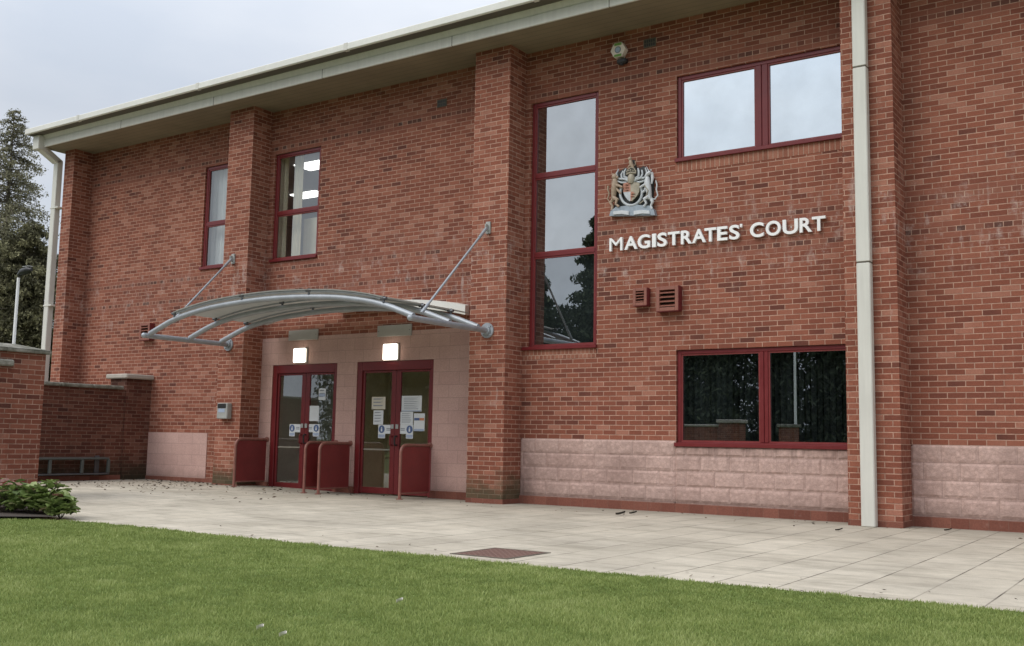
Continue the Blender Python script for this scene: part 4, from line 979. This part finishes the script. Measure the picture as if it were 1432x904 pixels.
bed_plant(-11.74, -7.14, .40, .22, 140, 'dark and green plant in the middle of the flower bed', .2, .84)
bed_plant(-12.02, -7.20, .46, .25, 170, 'green plant with purple leaves at the left picture edge', .2, .84)
bed_plant(-12.55, -7.1, .42, .28, 150, 'green plant farthest left in the flower bed', .2, .8)
bed_plant(-13.2, -7.2, .42, .3, 150, 'green plant beyond the left picture edge', .2, .8)

# ------------------------------------------------------------------ trees
def conifer(name, label, base, H, zb, rmax, nb, needles, mat, group=None, droop=.25, sparse=1., size=.22, lean=0., pw=1.0, kind=None, tl=(0, 1)):
    t = thing(name, label, 'tree', base, group); bx_, by_, bz = base
    mb = MB(); mb.tube([(bx_, by_, bz - .1), (bx_ + lean * .4, by_, bz + H * .45), (bx_ + lean, by_, bz + H)], [H * .017 + .03, H * .010 + .02, .012], 8)
    C = []; T = []
    for i in range(nb):
        u = (i + rng.random()) / nb; z = zb + (H - zb) * u; L = rmax * ((1 - u) ** pw * .92 + .08) * rng.uniform(.55, 1.12); a = rng.uniform(0, 6.283)
        up = rng.uniform(-droop, .35)
        p0 = np.array([bx_ + lean * u, by_, bz + z]); d = np.array([math.cos(a), math.sin(a), up]); pm = p0 + d * L * .55; pe = p0 + np.array([math.cos(a), math.sin(a), up * .4 - droop * .6]) * L
        mb.tube([p0, pm, pe], [.012 + .010 * L, .012 + .004 * L, .006], 5, False)
        k = max(3, int(needles * L / rmax * sparse))
        s_ = rng.random(k) ** .6; P = p0 + (pm - p0) * np.minimum(s_ * 2, 1)[:, None] + (pe - pm) * np.maximum(s_ * 2 - 1, 0)[:, None]
        P = P + rng.normal(0, 1, (k, 3)) * np.array([.16, .16, .11]) * (L * .55 + .15); C.append(P)
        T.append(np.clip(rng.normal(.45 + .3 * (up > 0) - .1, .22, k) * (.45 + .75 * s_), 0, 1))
    C = np.concatenate(C); T = np.concatenate(T)
    mb.build('trunk', M['bark'], t)
    q = leaf_quads(C - np.array(base), size, len(C))
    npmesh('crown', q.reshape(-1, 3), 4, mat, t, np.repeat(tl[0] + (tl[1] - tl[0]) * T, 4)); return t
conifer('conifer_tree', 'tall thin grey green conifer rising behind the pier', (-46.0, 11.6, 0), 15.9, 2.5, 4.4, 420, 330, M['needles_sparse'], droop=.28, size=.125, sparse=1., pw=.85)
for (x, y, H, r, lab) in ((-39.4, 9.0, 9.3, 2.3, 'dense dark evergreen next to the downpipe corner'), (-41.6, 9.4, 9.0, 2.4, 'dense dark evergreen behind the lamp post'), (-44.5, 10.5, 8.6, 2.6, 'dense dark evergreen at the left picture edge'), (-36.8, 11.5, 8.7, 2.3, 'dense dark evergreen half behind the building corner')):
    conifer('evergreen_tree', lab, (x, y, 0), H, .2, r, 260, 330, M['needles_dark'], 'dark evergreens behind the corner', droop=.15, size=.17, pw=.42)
t = thing('street_lamp', 'white lamp post with dark flat head behind the boundary wall', 'street lamp', (-32.40, 4.5, 0))
mb = MB(); mb.tube([(-32.40, 4.5, 0), (-32.40, 4.5, 1.2)], .07, 10); mb.tube([(-32.40, 4.5, 1.2), (-32.40, 4.5, 6.02)], [.055, .045], 10); mb.build('post', M['white'], t, True)
mb = MB(); mb.tube([(-32.40, 4.5, 6.0), (-32.36, 4.5, 6.12), (-32.15, 4.5, 6.2)], .035, 8); mb.build('arm', M['black'], t, True)
mb = MB(); mb.tube([(-32.42, 4.5, 6.12), (-32.2, 4.5, 6.2), (-31.85, 4.5, 6.24), (-31.68, 4.5, 6.23)], [.05, .11, .12, .05], 10); mb.build('lamp_head', M['black'], t, True)
mb = MB(); mb.bbox(-32.1, -31.75, 4.42, 4.58, 6.335, 6.36, .01); mb.build('solar_cap', M['grey_box'], t)

# things across the lawn, seen mirrored in the windows
def belt():
    V = []; T = []; mbk = MB()
    spec = [(-50, 11, 2), (-47, 13.5, 2.2), (-44, 12.5, 2), (-41.5, 14.2, 2.6), (-38.7, 14, 2.6), (-35.2, 12.3, 2.5), (-30.7, 15.0, 3.6), (-28.2, 13.4, 2.2), (-25.6, 14.2, 2.2), (-22.8, 12.2, 2), (-20, 13, 2), (-17.2, 11.6, 2), (-14.4, 12.6, 2), (-11.5, 11.5, 2), (-8.5, 12.5, 2), (-5, 11, 2), (-1, 12, 2), (3, 11, 2)]
    for x0, H, rr in spec:
        y0 = -40 + (rng.uniform(-1.2, 1.2) if rr < 2.4 else 0); k = int(5000 * rr); u = rng.random(k) ** 1.1; tier = .75 + .25 * np.cos(u * H * 5.2); r = rr * ((1 - u) ** (.55 if rr > 2.4 else 1.) * .96 + .04) * np.sqrt(rng.random(k)) * 1.08 * tier; a = rng.uniform(0, 6.283, k)
        c = np.stack([x0 + r * np.cos(a), y0 + r * np.sin(a) * .7, .3 + u * (H - .4)], 1); V.append(leaf_quads(c, .38, k)); T.append(np.clip(rng.normal(.45, .18, k), 0, 1))
        mbk.tube([(x0, y0, -.1), (x0, y0, H)], [.2, .02], 6)
    k = 130000; c = np.stack([rng.uniform(-53, 6, k), rng.uniform(-42, -38.5, k), rng.random(k) ** .8 * 9.2], 1); V.append(leaf_quads(c, .36, k)); T.append(np.clip(rng.normal(.3, .14, k), 0, 1))
    V = np.concatenate(V); T = np.concatenate(T)
    b = npmesh('tree_belt', V.reshape(-1, 3), 4, M['needles_belt'], None, np.repeat(T, 4)); tag(b, 'belt of dark conifers across the lawn, mirrored in the windows', 'trees', kind='stuff')
    mbk.build('trunks', M['bark'], b)
belt()
fw = thing('roadside_wall', 'low brick wall with pale coping mirrored in the ground floor window', 'wall', (-15.3, -22, 0))
mb = MB(); mb.box(-26, -15.42, -22.2, -21.95, -.1, 1.66); mb.box(-15.42, -14.62, -22.45, -21.85, -.1, 1.80); mb.build('brickwork', M['brick_old'], fw)
mb = MB(); mb.bbox(-26, -15.42, -22.28, -21.9, 1.66, 1.75, .02); mb.bbox(-15.5, -14.54, -22.5, -21.78, 1.80, 1.93, .02); mb.build('coping', M['stone_lt'], fw)
pr = thing('detached_pier', 'short brick pier at the foot of the flagpole mirrored in the window', 'pier', (-12.8, -22, 0))
mb = MB(); mb.box(-13.08, -12.52, -22.2, -21.7, -.1, 1.66); mb.build('brickwork', M['brick_old'], pr); mb = MB(); mb.bbox(-13.15, -12.45, -22.27, -21.63, 1.66, 1.77, .02); mb.build('cap', M['stone'], pr)
fl = thing('flagpole', 'thin white flagpole mirrored in the ground floor window', 'flagpole', (-12.78, -22.6, 0)); mb = MB(); mb.tube([(-12.78, -22.6, 0), (-12.78, -22.6, 8.)], [.055, .03], 10); mb.build('pole', M['white'], fl, True)
mb = MB(); mb.ball((-12.78, -22.6, 8.03), .06); mb.build('finial', M['white'], fl, True)

# ------------------------------------------------------------------ sky, sun, camera
SUN_EL, SUN_AZ = 47., 28.       # degrees; azimuth measured from straight out of the facade towards the left
w = bpy.data.worlds.new('World'); scene.world = w; w.use_nodes = True; nt = w.node_tree; nt.nodes.clear()
N = nt.nodes.new; Lk = nt.links.new
out = N('ShaderNodeOutputWorld'); bg = N('ShaderNodeBackground'); Lk(bg.outputs[0], out.inputs[0])
sd = Vector((-math.sin(R(SUN_AZ)) * math.cos(R(SUN_EL)), -math.cos(R(SUN_AZ)) * math.cos(R(SUN_EL)), math.sin(R(SUN_EL))))
sky = N('ShaderNodeTexSky'); sky.sky_type = 'NISHITA'; sky.sun_disc = False; sky.sun_elevation = R(SUN_EL); sky.sun_rotation = math.atan2(sd.x, sd.y); sky.air_density = 1.; sky.dust_density = 4.; sky.ozone_density = 1.
hs = N('ShaderNodeHueSaturation'); hs.inputs['Saturation'].default_value = .45; Lk(sky.outputs[0], hs.inputs['Color'])
tc = N('ShaderNodeTexCoord'); sx = N('ShaderNodeSeparateXYZ'); Lk(tc.outputs['Generated'], sx.inputs[0])
mpn = N('ShaderNodeMapping'); mpn.inputs['Scale'].default_value = (1., 1., 2.6); Lk(tc.outputs['Generated'], mpn.inputs[0])
nz = N('ShaderNodeTexNoise'); nz.inputs['Scale'].default_value = 2.3; nz.inputs['Detail'].default_value = 6; nz.inputs['Roughness'].default_value = .5; Lk(mpn.outputs[0], nz.inputs['Vector'])
cr_ = N('ShaderNodeValToRGB'); cr_.color_ramp.elements[0].position = .34; cr_.color_ramp.elements[0].color = (6.2, 6.85, 7.9, 1); cr_.color_ramp.elements[1].position = .66; cr_.color_ramp.elements[1].color = (8.1, 8.45, 9.1, 1); Lk(nz.outputs[0], cr_.inputs[0])
el = N('ShaderNodeMapRange'); el.inputs[1].default_value = .28; el.inputs[2].default_value = .95; el.inputs[3].default_value = 1.0; el.inputs[4].default_value = 2.5; Lk(sx.outputs[2], el.inputs[0])
ov = N('ShaderNodeVectorMath'); ov.operation = 'SCALE'; Lk(cr_.outputs[0], ov.inputs[0]); Lk(el.outputs[0], ov.inputs['Scale'])
mx = N('ShaderNodeMix'); mx.data_type = 'RGBA'; mx.inputs[0].default_value = .88; Lk(hs.outputs[0], mx.inputs[6]); Lk(ov.outputs[0], mx.inputs[7])
Lk(mx.outputs[2], bg.inputs[0]); bg.inputs[1].default_value = .10
sl = bpy.data.lights.new('sun', 'SUN'); sl.energy = 1.45; sl.angle = R(32); sl.color = (1., .955, .89)
so = bpy.data.objects.new('sun', sl); col.objects.link(so); so.rotation_euler = sd.to_track_quat('Z', 'Y').to_euler()
cam = bpy.data.cameras.new('camera'); co = bpy.data.objects.new('camera', cam); col.objects.link(co); scene.camera = co
cam.sensor_width = 36; cam.lens = 36.634; cam.clip_start = .1; cam.clip_end = 1500
yaw, pit, rol = .598578890, .112601359, .0182160670
F_ = Vector((-math.sin(yaw) * math.cos(pit), math.cos(yaw) * math.cos(pit), math.sin(pit))); R_ = Vector((math.cos(yaw), math.sin(yaw), 0)); U_ = R_.cross(F_)
R2 = R_ * math.cos(rol) + U_ * math.sin(rol); U2 = -R_ * math.sin(rol) + U_ * math.cos(rol)
m4 = Matrix(((R2.x, U2.x, -F_.x, 0), (R2.y, U2.y, -F_.y, -14.2824), (R2.z, U2.z, -F_.z, 1.00477), (0, 0, 0, 1))); co.matrix_world = m4
scene.view_settings.view_transform = 'Standard'; scene.view_settings.look = 'None'; scene.view_settings.exposure = 0; scene.view_settings.gamma = 1
scene.cycles.max_bounces = 8; scene.cycles.transparent_max_bounces = 12
